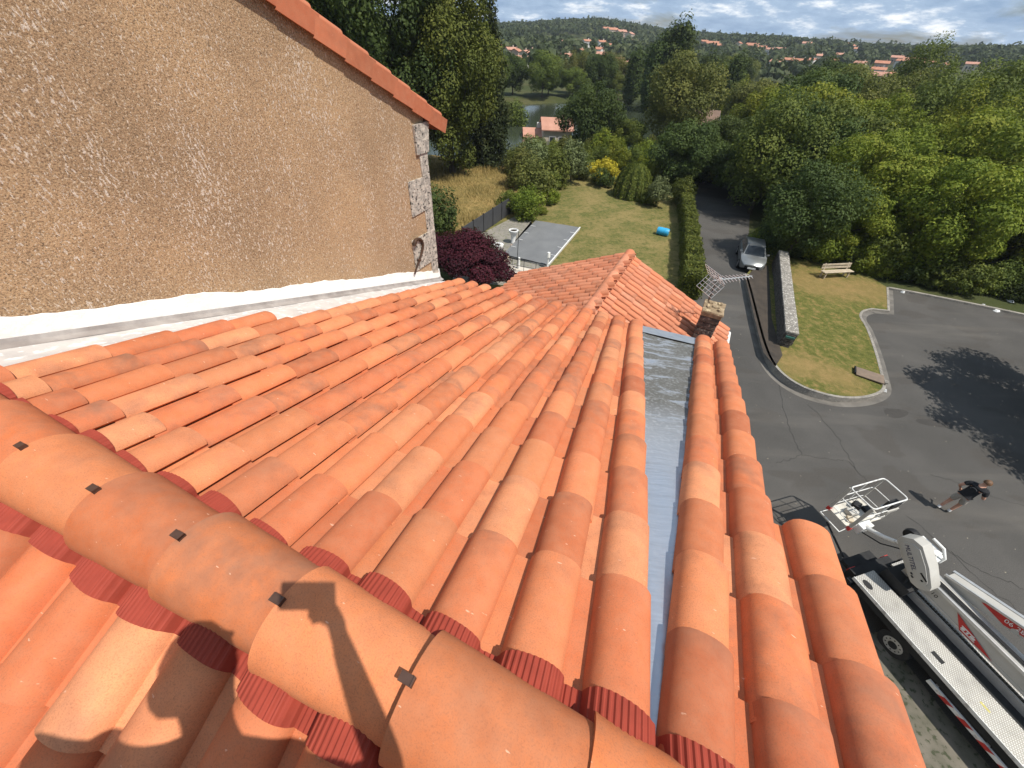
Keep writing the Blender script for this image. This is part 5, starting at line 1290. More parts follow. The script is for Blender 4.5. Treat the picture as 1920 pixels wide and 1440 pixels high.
# turret head with the maker's name
hx = [(-.30, 2.46), (-.12, 2.66), (.10, 2.68), (.52, 2.34), (.86, 1.96), (.90, 1.84), (.86, 1.72), (.74, 1.62), (.58, 1.60), (.42, 1.70), (-.30, 2.28)]
hb = MB(); hb.hull([L3(x, 0.76, z) for x, z in hx], [L3(x, 1.10, z) for x, z in hx]); head = hb.build('boom_head', M_LGREY, lt, bevel=.025)
hc = (.29, 2.12); hx2 = [(hc[0] + (x - hc[0]) * .80, hc[1] + (z - hc[1]) * .80) for x, z in hx]
hb = MB(); hb.hull([L3(x, 0.735, z) for x, z in hx2], [L3(x, .77, z) for x, z in hx2]); hb.build('head_cover', M_LGREY, head, bevel=.012)
put_text('MULTITEL', .15, pm('navy_print', (.02, .025, .09), None, 5, .5, bump=0), head, L3(.16, .730, 2.20), (.80, 0, -.66), ZD)
for (x, z, w_) in ((.62, 2.04, .20), (.66, 1.92, .05), (.50, 1.80, .06), (.44, 1.86, .05)):
    m = MB(); m.bar(L3(x - w_ / 2, .732, z + w_ * .2), L3(x + w_ / 2, .732, z - w_ * .2), .006, .045); m.build('small_print', M_CHAS, head)
m = MB(); m.lathe([(.001, -.09), (.15, -.09), (.17, 0), (.15, .09), (.001, .09)], 20); m.v = [(x - .28, SGN * 1.22 + z, y + 2.36) for x, y, z in m.v]; m.build('sheave', M_CHAS, head)
m = MB(); br_ = [(.00, 2.62), (.28, 2.60), (.45, 2.40), (.45, 2.20)]
m.tube([L3(x, 1.36, z) for x, z in br_], .035, 8); m.build('head_bracket', M_LWHITE, head, smooth=50)
lbox('head_plate', -.15, .35, 1.11, 1.34, 2.28, 2.50, M_LWHITE, .015)
lbox('turret', .1, .75, .80, 1.45, .95, 1.32, M_CHAS, .03); lbox('knuckle', .0, .45, 1.10, 1.52, 1.74, 2.32, M_LWHITE, .03)
ltube('jib_arm', [(-.05, 1.12, 2.12), (-.55, 1.10, 1.75), (-1.0, 1.15, 1.48)], .062, M_LWHITE)
ltube('jib_cylinder', [(-.10, 1.26, 2.02), (-.85, 1.28, 1.42)], .035, M_ALUM)
lbox('basket_mount', -1.12, -.92, .98, 1.42, 1.25, 1.55, M_LWHITE, .015)
# basket
bx0, bx1, by0, by1, bz0, bz1 = -1.84, -1.10, .80, 2.16, 1.28, 2.44
bk = lbox('basket', bx0, bx1, by0, by1, bz0, bz0 + .05, pm('basket_floor', (0.62, 0.58, 0.50), (0.45, .42, .36), 5, .7), .008)
def brail(nm, pts, r=.020): m = MB(); m.tube([L3(*p) for p in pts], r, 8); return m.build(nm, M_LWHITE, bk, smooth=60)
def loop(z, e=0.0):
    c = .10; p = []
    for (x, y, a0) in ((bx1 + e - c, by0 - e + c, -90), (bx1 + e - c, by1 + e - c, 0), (bx0 - e + c, by1 + e - c, 90), (bx0 - e + c, by0 - e + c, 180)):
        for t in (0, 30, 60, 90):
            p.append((x + c * math.cos(rad(a0 + t)), y + c * math.sin(rad(a0 + t)), z))
    return p + [p[0]]
brail('top_rail', loop(bz1)); brail('mid_rail', loop((bz0 + bz1) / 2 + .1), .014); brail('low_rail', loop(bz0 + .22), .012)
for (x, y) in ((bx0, by0), (bx1, by0), (bx1, by1), (bx0, by1)):
    sx = .02 if x == bx0 else -.02; sy = .02 if y == by0 else -.02
    m = MB(); m.bar(L3(x + sx, y + sy, bz0), L3(x + sx, y + sy, bz1 - .02), .085 if y == by0 else .05, .05); m.build('corner_post', M_LGREY, bk)
    if y == by0: m = MB(); m.box(L3(x + sx, y + sy, bz0 + .05), (.10, .10, .13)); m.build('red_corner', M_RED, bk)
for (x, y) in ((bx0, 1.5), (bx1, 1.5)): brail('upright', [(x, y, bz0), (x, y, bz1)], .014)
brail('step_loop', [(bx0 + .05, by0, bz0), (bx0 + .03, by0 - .28, bz0 - .05), (bx1 - .03, by0 - .28, bz0 - .05), (bx1 - .05, by0, bz0)], .018)
m = MB(); m.box(L3(-1.18, 1.95, 2.10), (.18, .34, .24)); m.build('control_box', M_CHAS, bk)
lbox('control_panel', -1.30, -1.06, 1.75, 2.22, 1.82, 1.96, M_LGREY, .01, bk)
for i, (x, y, sx, sy, sz, mt) in enumerate(((-1.5, 1.3, .22, .30, .16, M_LGREY), (-1.62, 1.62, .2, .24, .2, M_CHAS), (-1.32, 1.05, .16, .2, .1, M_WOOD), (-1.45, 1.9, .25, .2, .12, M_DARKM))):
    m = MB(); m.box(L3(x, y, bz0 + .052 + sz / 2), (sx, sy, sz), rz=.5 * i); o = m.build('tool_box', mt, bevel=.015); o.matrix_basis = wmat(lt)
    props(o, ('grey tool case lying in the lift basket', 'black bucket-sized bag lying in the lift basket', 'small wooden box lying in the lift basket', 'dark metal case at the far end of the lift basket')[i], 'case')
for i, yy in enumerate((1.165, 1.20, 1.235)):
    ltube('hydraulic_hose', [(.55, yy - .3, 1.25), (.42, yy - .12, 1.55), (.30, yy, 1.86), (.9, yy + .06, 1.83 + .01 * i), (2.2, yy + .10, 1.815), (5.4, yy + .10, 1.815)], .016, M_CHAS)
ltube('jib_hose', [(.0, 1.05, 2.05), (-.45, 1.0, 1.60), (-.9, 1.06, 1.36), (-1.2, 1.3, 1.25)], .018, M_CHAS)
# running gear, hazard bar, cab
for x in (1.55, 5.3):
    for y in (.16, 1.84):
        m = MB(); m.tube([L3(x, y - .12, .36), L3(x, y + .12, .36)], .36, 24); w = m.build('wheel', M_RUBB, lt, smooth=40)
        e = -1 if y < 1 else 1
        m = MB(); m.tube([L3(x, y + e * .10, .36), L3(x, y + e * .128, .36)], .22, 20); m.build('rim', M_ALUM, w, smooth=40)
        m = MB(); m.tube([L3(x, y + e * .12, .36), L3(x, y + e * .15, .36)], .10, 12); m.build('hub', M_CHAS, w)
        for k in range(10):
            a = 2 * PI * k / 10; m = MB(); m.tube([L3(x + .165 * math.cos(a), y + e * .122, .36 + .165 * math.sin(a)), L3(x + .165 * math.cos(a), y + e * .135, .36 + .165 * math.sin(a))], .018, 6); m.build('rim_hole', M_CHAS, w)
bar_ = lbox('hazard_bar', 2.35, 5.0, -.02, .03, .48, .60, M_LWHITE)
for i in range(6):
    x = 2.62 + i * .42; m = MB(); m.hull([L3(x, -.024, .482), L3(x + .20, -.024, .482), L3(x + .30, -.024, .598), L3(x + .10, -.024, .598)], [L3(x, -.021, .482), L3(x + .20, -.021, .482), L3(x + .30, -.021, .598), L3(x + .10, -.021, .598)]); m.build('red_stripe', M_RED, bar_)
for x in (2.5, 3.6, 4.7): lbox('bar_bracket', x - .03, x + .03, .03, .30, .50, .58, M_LWHITE)
lbox('locker', 3.7, 4.6, .16, .62, .50, .90, pm('olive_locker', (0.20, 0.185, 0.13), None, 4, .6), .02)
lbox('outrigger', -.10, .10, -.10, 2.10, .48, .60, M_CHAS, .01)
for y in (-.02, 2.02): lbox('outrigger_leg', -.07, .07, y - .07, y + .07, .10, .85, M_CHAS, .01); lbox('outrigger_foot', -.16, .16, y - .16, y + .16, .06, .10, M_CHAS)
for y in (.3, 1.6): lbox('tail_light', -.28, -.25, y, y + .25, .62, .74, M_RED)
lbox('rear_frame', -.55, -.25, .45, 1.55, .52, .64, M_CHAS); ltube('rear_rail', [(-.6, .5, .70), (-1.6, .9, .78)], .03, M_CHAS)
cab = MB(); cp = [(5.15, .45), (7.1, .45), (7.15, .95), (6.75, 1.15), (6.25, 2.05), (5.2, 2.1)]
cab.hull([L3(x, .02, z) for x, z in cp], [L3(x, 1.98, z) for x, z in cp]); cb = cab.build('cab', M_LWHITE, lt, bevel=.05)
m = MB(); m.add([L3(6.76, .16, 1.2), L3(6.76, 1.84, 1.2), L3(6.30, 1.78, 2.0), L3(6.30, .22, 2.0)], [(0, 1, 2, 3)]); m.v = [(x + .035, y, z + .02) for x, y, z in m.v]; m.build('windscreen', M_GLASS, cb)
# ================================================================== planting
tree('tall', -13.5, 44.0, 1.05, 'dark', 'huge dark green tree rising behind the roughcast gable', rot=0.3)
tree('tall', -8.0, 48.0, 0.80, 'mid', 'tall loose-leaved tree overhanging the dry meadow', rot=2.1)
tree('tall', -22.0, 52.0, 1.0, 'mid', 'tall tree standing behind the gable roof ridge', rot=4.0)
tree('conifer', -4.3, 53.0, 1.10, 'conifer', 'dark drooping conifer at the end of the dry meadow', name='conifer_tree')
tree('bush_b', -6.2, 29.5, 1.0, 'dark', 'dark green bush at the foot of the gable beside the meadow', cat='bush')
# purple maple
def maple():
    g = np.random.default_rng(77); x, y = -3.0, 22.3
    root = thing('purple_maple', 'dense dark purple maple below the end of the gable', 'tree', (x, y, 0))
    cl = [(a, b, z, r, r, r * .62) for a, b, z, r in ((0, 0, 2.3, 1.5), (-1.5, .4, 2.2, 1.2), (1.4, -.3, 1.9, 1.15), (.5, 1.1, 2.2, 1.1), (-.6, -1.0, 1.9, 1.1), (2.1, -.9, 1.4, .8), (-2.2, -.4, 1.9, 1.0), (.9, -1.4, 1.5, .9), (-1.0, 1.5, 2.2, .9), (0, .2, 3.0, .8), (-2.6, .9, 2.3, .9))]
    P, N_, s, t = clump_leaves(cl, 30000, 0.065, g, 0.5, 0.35)
    link('crown', quads_mesh('maple_crown', P, N_, s, t, LEAF['purple'], rngl=g), root); link('trunk', trunk_mesh('maple_trunk', cl, .10, 2.0, g, 9), root)
maple()
# shrubs on the left border of the lawn
B = 'border shrubs left of the lawn'; TN = {'olive': 'olive-tinged', 'mid': 'mid green', 'grey': 'grey-green', 'light': 'light green', 'dark': 'dark green'}
for i, (px, py, key, s, m, lb) in enumerate(((985, 412, 'bush_b', .75, 'bright', 'yellow-green bamboo-like shrub at the end of the dark fence'), (1000, 378, 'bush_b', 1.05, 'olive', None), (1022, 366, 'bush_a', 1.0, 'mid', None), (1040, 352, 'bush_b', 1.0, 'mid', None), (978, 352, 'bush_b', 1.0, 'olive', None), (1000, 340, 'bush_b', 1.1, 'grey', None), (990, 322, 'small_tree', .85, 'olive', None), (965, 325, 'bush_b', .8, 'olive', None), (1030, 335, 'bush_b', .9, 'mid', None), (1030, 382, 'bush_a', .6, 'light', 'low pale bush at the lawn edge beside the border shrubs'), (958, 398, 'bush_a', .8, 'mid', None))):
    x, y = G(px, py); tree(key, x, y, s, m, lb or TN[m] + ' shrub in the thick border between meadow and lawn', None if lb else B, cat='shrub')
x, y = G(1068, 345); tree('small_tree', x, y, .95, 'grey', 'small grey-green tree on a thin trunk at the far left corner of the lawn')
# little plant on the lawn edge
x, y = G(1016, 402); tree('bush_a', x, y, .30, 'bright', 'tiny bright sapling planted at the lawn edge', cat='shrub')
# round weeping topiary
def topiary():
    g = np.random.default_rng(5); x, y = G(1182, 368)
    root = thing('weeping_dome', 'dome-shaped weeping evergreen clipped round on the lawn', 'shrub', (x, y, 0)); n = 16000
    th = g.random(n) * 2 * PI; f = g.random(n); zz = 3.0 * (1 - f ** 1.6); r = 1.75 * np.sqrt(np.clip(1 - (zz / 3.05) ** 2.4, 0, 1)) * (1 + .07 * np.sin(th * 13) + .04 * np.sin(th * 29))
    P = np.stack([r * np.cos(th), r * np.sin(th), zz], 1) + g.normal(0, .05, (n, 3)); N_ = np.stack([np.cos(th), np.sin(th), np.full(n, .35)], 1) + g.normal(0, .35, (n, 3)); N_ /= np.linalg.norm(N_, axis=1, keepdims=True)
    link('crown', quads_mesh('dome', P, N_, .095 * (.6 + .8 * g.random(n)), .5 + .5 * np.sin(th * 13) * .6 + g.normal(0, .2, n), LEAF['mid'], aspect=.35, rngl=g), root)
    q = MB(); q.tube([(0, 0, -.1), (0, 0, 1.6)], .12, 8); q.build('trunk', M_BARK, root)
topiary()
x, y = G(1128, 343); tree('bush_a', x, y, 1.05, 'yellow', 'bright yellow-leaved bush at the end of the lawn', cat='bush')
x, y = G(1128, 350); tree('bush_a', x, y, .8, 'dark', 'dark low bush under the bright yellow one', cat='bush')
for px, py, key, s, m, lb in ((1215, 383, 'bush_a', .62, 'mid', 'young bushy fruit tree beside the clipped dome'), (1228, 388, 'small_tree', .62, 'grey', 'slender young tree on the lawn between dome and hedge'), (1272, 383, 'bush_b', .7, 'mid', 'shrub closing the gap between lawn and hedge end')):
    x, y = G(px, py); tree(key, x, y, s, m, lb, cat='tree' if key != 'bush_b' else 'shrub')
Bk = 'shrubs along the far end of the lawn'
for i in range(34):
    px = 1010 + i * 9.6 + random.uniform(-8, 8); py = random.choice((300, 312, 325, 335)) + random.uniform(-5, 5)
    if 1105 < px < 1150 and py > 315: py = 305
    x, y = G(px, py); tree(random.choice(('bush_b', 'bush_b', 'bush_a', 'small_tree')), x, y, random.uniform(.55, .85), *(lambda q_: (q_, 'rounded ' + TN[q_] + ' shrub in the dense screen behind the lawn'))(random.choice(('light', 'mid', 'olive', 'mid', 'light'))), Bk, cat='shrub')
for px, py, s in ((1280, 340, 1.25), (1262, 350, 1.1), (1296, 322, 1.35), (1310, 338, 1.2), (1322, 318, 1.5), (1250, 335, 1.1)):
    x, y = G(px, py); tree('bush_b', x, y, s, 'dark' if px != 1322 else 'grey', 'dark tall shrub shading the far end of the driveway', 'shrubs over the driveway', cat='shrub')
# two garden trees in front of the river
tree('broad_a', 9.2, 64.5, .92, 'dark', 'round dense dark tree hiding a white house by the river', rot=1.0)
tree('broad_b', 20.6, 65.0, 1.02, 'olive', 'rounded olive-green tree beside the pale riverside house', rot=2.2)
x, y = G(965, 222); tree('bush_b', x, y, 1.5, 'mid', 'rounded bush on the near river bank left of the pink roof', cat='bush')
# woodland right of the driveway
TONE = {'dark': 'dark green', 'mid': 'mid green', 'olive': 'olive-tinged', 'light': 'light green', 'grey': 'grey-green', 'bright': 'bright green', 'conifer': 'blackish'}
def wood_pick(where, mats=('dark', 'mid', 'mid', 'dark', 'olive', 'light')):
    m = random.choice(mats); return m, TONE[m] + ' leafy tree ' + where
Wd = 'trees massed behind the yard'
spots = [(22.6, 38.5, .85), (27, 43, 1.0), (31, 41, .95), (24.5, 46, .85), (29.5, 50, 1.05), (35, 47, 1.05), (40, 44, 1.0), (46, 41, 1.05), (52, 36, 1.1), (33, 57, 1.1), (40, 54, 1.1), (47, 50, 1.1), (55, 46, 1.15), (62, 40, 1.2), (38, 64, 1.15), (46, 61, 1.15), (55, 57, 1.15), (64, 52, 1.2), (73, 46, 1.2), (37, 74, 1.15), (47, 72, 1.15), (57, 69, 1.15), (67, 64, 1.2), (77, 58, 1.25), (88, 52, 1.25), (40, 84, 1.1), (52, 82, 1.15), (63, 80, 1.2), (75, 76, 1.2), (88, 70, 1.25), (56, 93, 1.15), (70, 91, 1.2), (85, 86, 1.2), (100, 80, 1.2), (42, 95, 1.0)]
for x, y, s in spots:
    tree(random.choice(('broad_a', 'broad_b', 'broad_c', 'loose')), x + random.uniform(-1, 1), y + random.uniform(-1, 1), s * random.uniform(.74, 1.04), *wood_pick('in the wood behind the parking yard'), Wd)
Lg = 'light green trees beside the yard'
for x, y, s, k, lb in ((23.6, 30.0, .62, 'near_b', 'light green spreading tree directly behind the pale bench'), (27.2, 33.4, .86, 'near_a', 'light green tree behind the one at the bench'), (28.4, 28.7, .84, 'near_a', 'broad light green tree over the corner of the parking yard'), (34.8, 29.2, .93, 'near_b', 'light green tree overhanging the straight far kerb of the yard'), (36.0, 35.0, 1.05, 'near_a', 'tallest light green tree at the back of the yard planting'), (31.5, 36.5, 1.0, 'near_b', 'light green tree filling the middle of the yard planting')):
    tree(k, x, y, s, 'light', lb, Lg)
Dg = 'dark trees at the right yard edge'
for x, y, s in ((40.5, 30.5, .95), (41.5, 25.8, .78), (45, 30, .95), (37.6, 26.0, .5), (48, 24, .9)):
    tree('near_a', x, y, s, 'mid', 'dark spreading tree beyond the kerb at the end of the yard', Dg)
Eb = 'shrubs along the yard edge'
kl = [(19.6, 30.0), (21.8, 28.6), (24.6, 27.4), (25.9, 26.4), (29.5, 25.2), (33.0, 24.0), (38.0, 22.2), (44.0, 20.6)]
for i in range(30):
    t = i / 29 * 6.99; k = int(t); f = t - k; x = kl[k][0] * (1 - f) + kl[k + 1][0] * f + random.uniform(-.3, .3); y = kl[k][1] * (1 - f) + kl[k + 1][1] * f + random.uniform(-.3, .9)
    mt = random.choice(('dark', 'mid', 'mid', 'light')); tree(random.choice(('bush_a', 'bush_b')), x, y + .5, random.uniform(.55, 1.0), mt, 'low ' + TONE[mt] + ' shrub growing along the planted kerb of the yard', Eb, cat='shrub')
# shade tree outside the frame that shadows the yard
tree('near_a', 26.6, 10.4, 1.05, 'mid', 'broad tree beside the yard casting its shadow on the asphalt', rot=.8)
tree('near_b', 31.5, 6.5, 1.05, 'mid', 'second broad tree on the right side of the yard', rot=2.0)
# driveway trees casting shade on the lane
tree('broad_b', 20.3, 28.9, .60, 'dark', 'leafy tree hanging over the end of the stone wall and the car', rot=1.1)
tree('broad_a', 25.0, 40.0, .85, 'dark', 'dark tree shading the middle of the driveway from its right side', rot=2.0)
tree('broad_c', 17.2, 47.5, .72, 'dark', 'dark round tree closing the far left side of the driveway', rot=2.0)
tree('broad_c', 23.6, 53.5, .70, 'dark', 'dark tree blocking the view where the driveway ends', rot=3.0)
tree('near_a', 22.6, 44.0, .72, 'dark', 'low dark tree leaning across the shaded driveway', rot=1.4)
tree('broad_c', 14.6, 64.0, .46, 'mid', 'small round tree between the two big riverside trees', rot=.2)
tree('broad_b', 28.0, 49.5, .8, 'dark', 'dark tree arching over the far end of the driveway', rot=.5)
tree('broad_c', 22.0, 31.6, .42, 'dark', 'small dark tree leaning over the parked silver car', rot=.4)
# far-bank trees, poplars
Fb = 'trees lining the far river bank'
for i in range(46):
    a = -60 + i * 5.0; t = random.uniform(96, 104); x, y = rt(t, a)
    if abs(math.degrees(math.atan2(x, y))) > 64: continue
    tree(random.choice(('broad_a', 'broad_b', 'broad_c', 'loose')), x, y, random.uniform(.60, .95), *wood_pick('lining the far river bank', ('dark', 'mid', 'dark', 'olive')), Fb)
for i in range(40):
    a = -90 + i * 8.0; t = random.uniform(118, 165); x, y = rt(t, a)
    if abs(math.degrees(math.atan2(x, y))) > 64: continue
    tree(random.choice(('broad_a', 'broad_b', 'broad_c')), x, y, random.uniform(.5, .85), *wood_pick('standing back from the far river bank', ('dark', 'mid', 'olive', 'light')), Fb)
for px, D, s in ((1238, 118, .92), (1256, 121, 1.05), (1272, 119, 1.12), (1285, 124, 1.0), (1200, 130, .8), (1340, 128, .8), (1395, 120, .82)):
    d = ray(px, 90); h = math.hypot(d[0], d[1]); x, y = d[0] / h * D, d[1] / h * D
    tree('poplar', x, y, s, 'dark', 'tall dark poplar standing above the other riverside trees' if px < 1300 and px > 1210 else 'slender poplar among the riverside trees', 'poplars by the river' if 1210 < px < 1300 else 'slender riverside poplars', name='poplar_tree')
x, y = rt(100, 22); tree('broad_b', x, y, 1.1, 'light', 'bright green willow on the far bank', rot=1.0)
# tall dry grass
g = np.random.default_rng(9); n = 26000
P = np.stack([g.uniform(-16, 2, n), g.uniform(27, 54, n)], 1)
ok = (P[:, 0] < -4.9 + (P[:, 1] - 29) * .46) & (P[:, 0] > -18 + 0 * P[:, 1]); P = P[ok]; n = len(P)
hgt = (.25 + .45 * g.random(n)) * (0.6 + .5 * np.sin(P[:, 0] * 1.1) * np.sin(P[:, 1] * .8)); hgt = np.clip(hgt, .12, 1)
lean = g.normal(0, .22, (n, 2)) + np.array([-.10, .12]); w = g.normal(0, 1, (n, 2)); w /= np.linalg.norm(w, axis=1, keepdims=True); w *= .022
V = np.zeros((n, 3, 3)); V[:, 0, :2] = P - w; V[:, 1, :2] = P + w; V[:, 2, :2] = P + lean; V[:, 2, 2] = hgt
me = bpy.data.meshes.new('tall_grass'); me.vertices.add(3 * n); me.loops.add(3 * n); me.polygons.add(n)
me.vertices.foreach_set('co', V.astype(np.float32).ravel()); me.loops.foreach_set('vertex_index', np.arange(3 * n, dtype=np.int32)); me.polygons.foreach_set('loop_start', np.arange(0, 3 * n, 3, dtype=np.int32))
at = me.attributes.new('tint', 'FLOAT', 'POINT'); at.data.foreach_set('value', np.repeat(g.random(n), 3).astype(np.float32))
me.materials.append(leaf_material('straw', ((0.16, 0.12, 0.04), (0.30, 0.21, 0.075), (0.42, 0.30, 0.12)), .3, 0)); me.update(calc_edges=True)
props(link('tall_grass', me), 'tall dry golden grass of the unmown meadow', 'grass', kind='stuff')

# ================================================================== riverside houses and the village
M_ROOFO = pm('far_roof_orange', (0.44, 0.20, 0.12), (0.34, 0.15, 0.09), 0.8, .9, bump=.3, bscale=4)
M_ROOFP = pm('far_roof_pink', (0.46, 0.24, 0.17), (0.38, 0.19, 0.13), 0.8, .9, bump=.3, bscale=4)
M_ROOFB = pm('far_roof_brown', (0.20, 0.13, 0.095), (0.15, 0.10, 0.075), 0.8, .9, bump=.3, bscale=4)
WALLS = [pm('far_wall_white', (0.72, 0.70, 0.65), (0.62, 0.59, 0.54), .6, .9, bump=0), pm('far_wall_cream', (0.56, 0.48, 0.37), (0.48, 0.41, 0.32), .6, .9, bump=0), pm('far_wall_pink', (0.52, 0.38, 0.29), None, .6, .9, bump=0)]
M_SHUT = pm('window_frame', (0.62, 0.60, 0.56), None, 3, .6, bump=0)
def village_house(x, y, w, d, h, rz, wm, rm, label, group=None, z=None, windows=3, pitch=.42, name='village_house'):
    z = float(terrain(x, y)) if z is None else z
    r = thing(name, label, 'house', (x, y, z - .3), rz, group)
    q = MB(); hw, hd = w / 2, d / 2; rh = hd * pitch
    q.hull([(-hw, -hd, 0), (-hw, hd, 0), (-hw, hd, h), (-hw, 0, h + rh), (-hw, -hd, h)], [(hw, -hd, 0), (hw, hd, 0), (hw, hd, h), (hw, 0, h + rh), (hw, -hd, h)]); q.build('wall', wm, r)
    q = MB(); o = .35; 
    for s in (-1, 1):
        a = [(-hw - o, 0, h + rh + .16), (hw + o, 0, h + rh + .16), (hw + o, s * (hd + o), h - o * pitch + .16), (-hw - o, s * (hd + o), h - o * pitch + .16)]
        q.hull(a, [(x_, y_, z_ - .15) for x_, y_, z_ in a])
    rf = q.build('roof', rm, r)
    q = MB(); q.box((hw * .5, hd * .2, h + rh + .3), (.6, .5, 1.1)); q.build('chimney', wm, rf)
    for i in range(windows):
        wx = -hw + w * (i + 1) / (windows + 1)
        q = MB(); q.box((wx, -hd - .02, h * .58), (1.1, .08, 1.3)); f = q.build('window', M_SHUT, r)
        q = MB(); q.box((wx, -hd - .075, h * .58), (.85, .04, 1.05)); q.build('pane', M_GLASS, f)
    return r
def face(x, y): return -math.atan2(x, y)          # front turned to the photographer
village_house(5.0, 76.5, 4.6, 5.5, 3.6, rad(4), WALLS[1], M_ROOFP, 'cream riverside house with a pink tiled roof behind the round dark tree', windows=2, name='riverside_house')
village_house(1.4, 77.5, 3.2, 4.0, 2.2, rad(4), WALLS[0], M_ROOFP, 'low lean-to with a pale pink roof beside the cream riverside house', windows=1, name='riverside_annex')
village_house(12.6, 69.5, 5.0, 6.0, 3.6, rad(-12), WALLS[0], M_ROOFB, 'white riverside house half hidden by the round dark tree', windows=1, name='riverside_house')
village_house(24.6, 68.5, 5.5, 6.5, 3.8, rad(-20), WALLS[2], M_ROOFB, 'pale pink riverside house with a brown roof right of the olive tree', windows=2, name='riverside_house')
sheet('sandy_terrace', [G(*p) for p in ((1238, 292), (1300, 290), (1312, 272), (1262, 268))], 0.01, pm('pale_sand', (0.60, 0.49, 0.34), (0.5, .41, .29), 1, .95))
sheet('sandy_terrace', [G(*p) for p in ((1146, 276), (1166, 272), (1172, 252), (1150, 254))], 0.01, pm('ochre_sand', (0.52, 0.36, 0.16), None, 1, .95))
fa, fb = Vector(G(1146, 284)), Vector(G(1172, 258)); ff = thing('board_fence', 'grey vertical board fence beside the white riverside house', 'fence', (fa.x, fa.y, 0))
for i in range(26):
    p = fa.lerp(fb, i / 25); q = MB(); q.box((p.x, p.y, .75), (.05, .28, 1.5 + random.uniform(-.03, .03)), rz=-math.atan2((fb - fa).x, (fb - fa).y)); q.build('board', pm('grey_board', (0.24, 0.22, 0.19), None, 3, .9, bump=0) if i == 0 else bpy.data.materials['grey_board'], ff, world=True)
x, y = G(1138, 285); pl = thing('utility_pole', 'dark wooden utility pole beside the board fence', 'pole', (x, y, 0)); q = MB(); q.tube([(0, 0, 0), (.2, 0, 6.2)], [.13, .09], 8); q.build('shaft', M_BARK, pl); q = MB(); q.box((.2, 0, 6.0), (1.0, .08, .08)); q.build('crossarm', M_BARK, pl)
# footbridge / jetty over the river
ja, jb = Vector(G(1337, 255)), Vector(G(1341, 218)); jt = thing('footbridge', 'narrow pale footbridge reaching over the river', 'bridge', (ja.x, ja.y, 0)); q = MB(); q.bar((ja.x, ja.y, .15), (jb.x, jb.y, .15), 1.6, .2); q.build('deck', pm('bridge_deck', (0.42, 0.36, 0.30), None, 1, .9), jt, world=True)
dd_ = (jb - ja).normalized(); nn_ = Vector((dd_.y, -dd_.x))
for s in (-1, 1):
    q = MB(); a = ja + nn_ * s * .75; b = jb + nn_ * s * .75; q.bar((a.x, a.y, 1.1), (b.x, b.y, 1.1), .07); q.build('rail', M_SHUT, jt, world=True)
    for i in range(9): p = a.lerp(b, i / 8); q = MB(); q.box((p.x, p.y, .65), (.07, .07, .9)); q.build('post', M_SHUT, jt, world=True)
for i in range(4):
    p = ja.lerp(jb, (i + .5) / 4); q = MB(); q.box((p.x, p.y, -1.2), (1.0, .3, 2.6)); q.build('pier', M_KERB, jt, world=True)
def march(px, py, zoff=0.0):
    d = ray(px, py); h = math.hypot(d[0], d[1])
    for D in np.concatenate([np.arange(110, 400, 2.0), np.arange(400, 900, 5.0)]):
        k = D / h
        if CAMZ + d[2] * k < float(terrain(d[0] * k, d[1] * k)) + zoff: return d[0] * k, d[1] * k, D
    D = 760; return d[0] / h * D, d[1] / h * D, D
HOUSES = []
def vh(px, py, wpx, kind, rm=None):
    x, y, D = march(px, py, 3.0); w = max(6, min(12, wpx / 721 * D * .62))
    HOUSES.append((x, y, D, w))
    rm = rm or random.choice((M_ROOFO, M_ROOFO, M_ROOFP))
    lab = {0: 'white-walled house with an orange roof in the far village', 1: 'cream-walled house with an orange roof in the far village', 2: 'pinkish house with an orange roof in the far village'}[kind]
    village_house(x, y, w, w * .72, 4.2 if w < 11 else 5.0, face(x, y) + random.choice((0, 0, .5, -.4, 1.2)), WALLS[kind], rm, lab, {0: 'white far village houses', 1: 'cream far village houses', 2: 'pink far village houses'}[kind], windows=3)
for px, py, w, k in ((938, 92, 24, 0), (958, 97, 22, 1), (968, 100, 26, 2), (985, 103, 24, 1), (997, 101, 20, 2), (976, 115, 22, 0), (1148, 58, 22, 1), (1165, 62, 20, 2), (1181, 66, 20, 1), (1136, 56, 16, 2), (1125, 106, 26, 1), (1156, 118, 18, 2), (1128, 82, 14, 0), (1146, 88, 12, 1), (1100, 80, 14, 0), (1120, 96, 14, 0), (1170, 125, 14, 2), (1062, 110, 16, 1), (1090, 100, 14, 2), (1055, 82, 12, 1), (1190, 80, 12, 1),
                     (1335, 84, 24, 1), (1320, 80, 14, 2), (1345, 88, 16, 1), (1410, 88, 24, 2), (1428, 92, 16, 1), (1445, 96, 16, 0), (1462, 96, 18, 1), (1480, 116, 18, 0), (1500, 118, 22, 0), (1518, 116, 16, 0), (1535, 108, 14, 1), (1560, 118, 18, 2), (1575, 106, 14, 1), (1512, 84, 16, 0), (1565, 86, 18, 0), (1590, 90, 22, 0), (1602, 94, 14, 0), (1612, 122, 18, 1), (1652, 122, 22, 2), (1680, 112, 18, 2), (1690, 118, 16, 0), (1705, 116, 22, 1), (1722, 118, 22, 2), (1738, 122, 18, 1), (1645, 135, 18, 0), (1640, 146, 34, 2), (1665, 147, 28, 2), (1715, 142, 20, 1), (1770, 126, 14, 1), (1820, 124, 12, 1), (1385, 84, 12, 1), (1455, 120, 12, 0), (1705, 145, 18, 1)):
    vh(px, py, w, k)
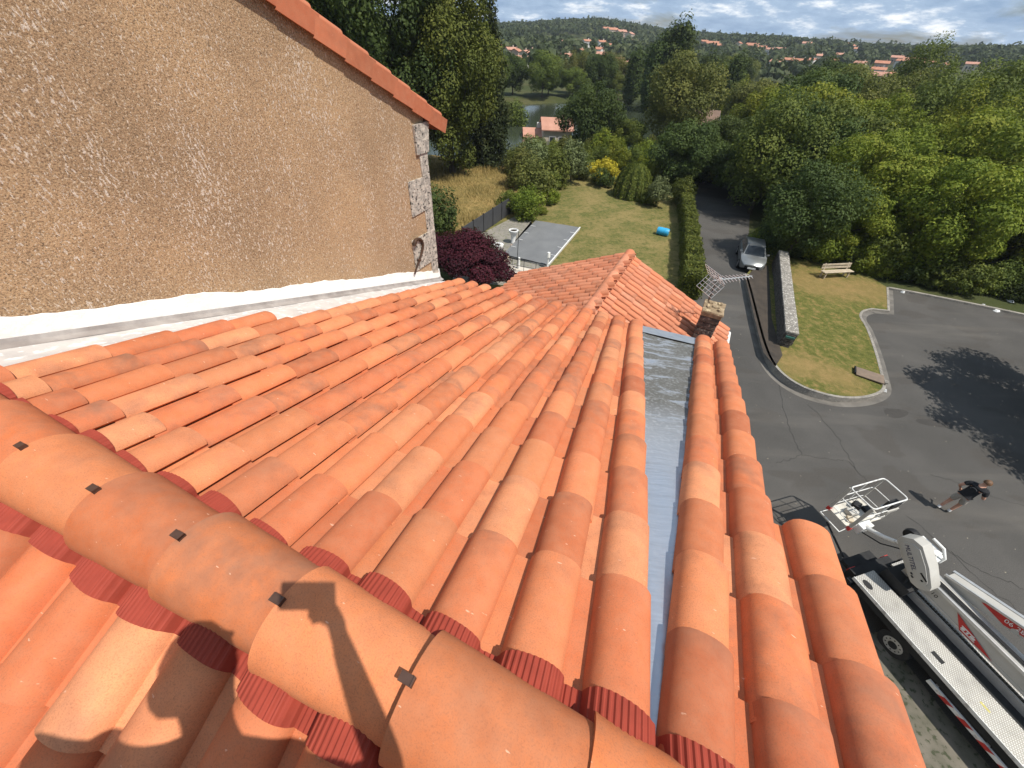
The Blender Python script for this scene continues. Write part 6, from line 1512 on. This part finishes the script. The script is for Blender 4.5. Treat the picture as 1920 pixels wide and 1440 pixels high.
# wooded hillside: far wood that reads as one mass
g = np.random.default_rng(41); NT_ = 9000
az = np.radians(g.uniform(-16, 63, NT_)); D = np.sqrt(g.uniform(165 ** 2, 900 ** 2, NT_)); D[:2500] = g.uniform(600, 820, 2500); xs, ys = D * np.sin(az), D * np.cos(az)
keep = np.ones(NT_, bool)
for hx, hy, hD, hw in HOUSES:
    ux, uy = hx / hD, hy / hD; al = xs * ux + ys * uy; la = np.abs(xs * uy - ys * ux)
    keep &= ~((al > hD - 46) & (al < hD + hw * .8) & (la < hw * .62 + 1.0))
tt = ys * .81 - xs * .59; keep &= (tt > 112) | ((tt < 40) & (D > 150)) | (D > 430)
clear = (np.sin(xs * .021 + 1) * np.sin(ys * .017) > .72) & (D < 640); keep &= ~clear
xs, ys, D = xs[keep], ys[keep], D[keep]; zs = terrain(xs, ys); nT = len(xs); K = 34
R_ = g.uniform(2.6, 4.6, nT); Hh = g.uniform(4.5, 8.0, nT); tall_ = g.random(nT) < .12; Hh[tall_] *= 1.35; R_[tall_] *= .6
d = g.normal(size=(nT, K, 3)); d[..., 2] = np.abs(d[..., 2]) * 1.0 - .25; d /= np.linalg.norm(d, axis=2, keepdims=True)
k_ = 1 - np.abs(g.normal(0, .18, (nT, K)))
P = np.stack([xs[:, None] + d[..., 0] * R_[:, None] * k_, ys[:, None] + d[..., 1] * R_[:, None] * k_, zs[:, None] + Hh[:, None] * (.55 + .47 * d[..., 2] * k_)], -1).reshape(-1, 3)
N_ = (d + g.normal(0, .35, d.shape)).reshape(-1, 3); N_ /= np.linalg.norm(N_, axis=1, keepdims=True)
tint = (np.repeat(g.random(nT), K) * .6 + .4 * g.random(nT * K)); size = np.repeat(R_, K) * g.uniform(.30, .52, nT * K)
props(link('hillside_wood', quads_mesh('hillside_wood', P, N_, size, tint, leaf_material('leaf_far', ((0.036, 0.050, 0.020), (0.060, 0.075, 0.028), (0.100, 0.110, 0.042)), .2, 0), aspect=.8, rngl=g)), 'far wooded hillside across the river', 'wood', kind='stuff')

# ================================================================== thin summer haze over the valley
hz = MB(); hz.box((150, 330, 24), (2400, 2000, 56))
t = NT('haze'); pv = t.n('ShaderNodeVolumePrincipled', {'Color': (0.80, 0.88, 1.0, 1), 'Density': 0.00017, 'Anisotropy': 0.0}); t.t.links.new(pv.outputs[0], t.out.inputs['Volume'])
props(hz.build('haze', t.m), kind='stuff')
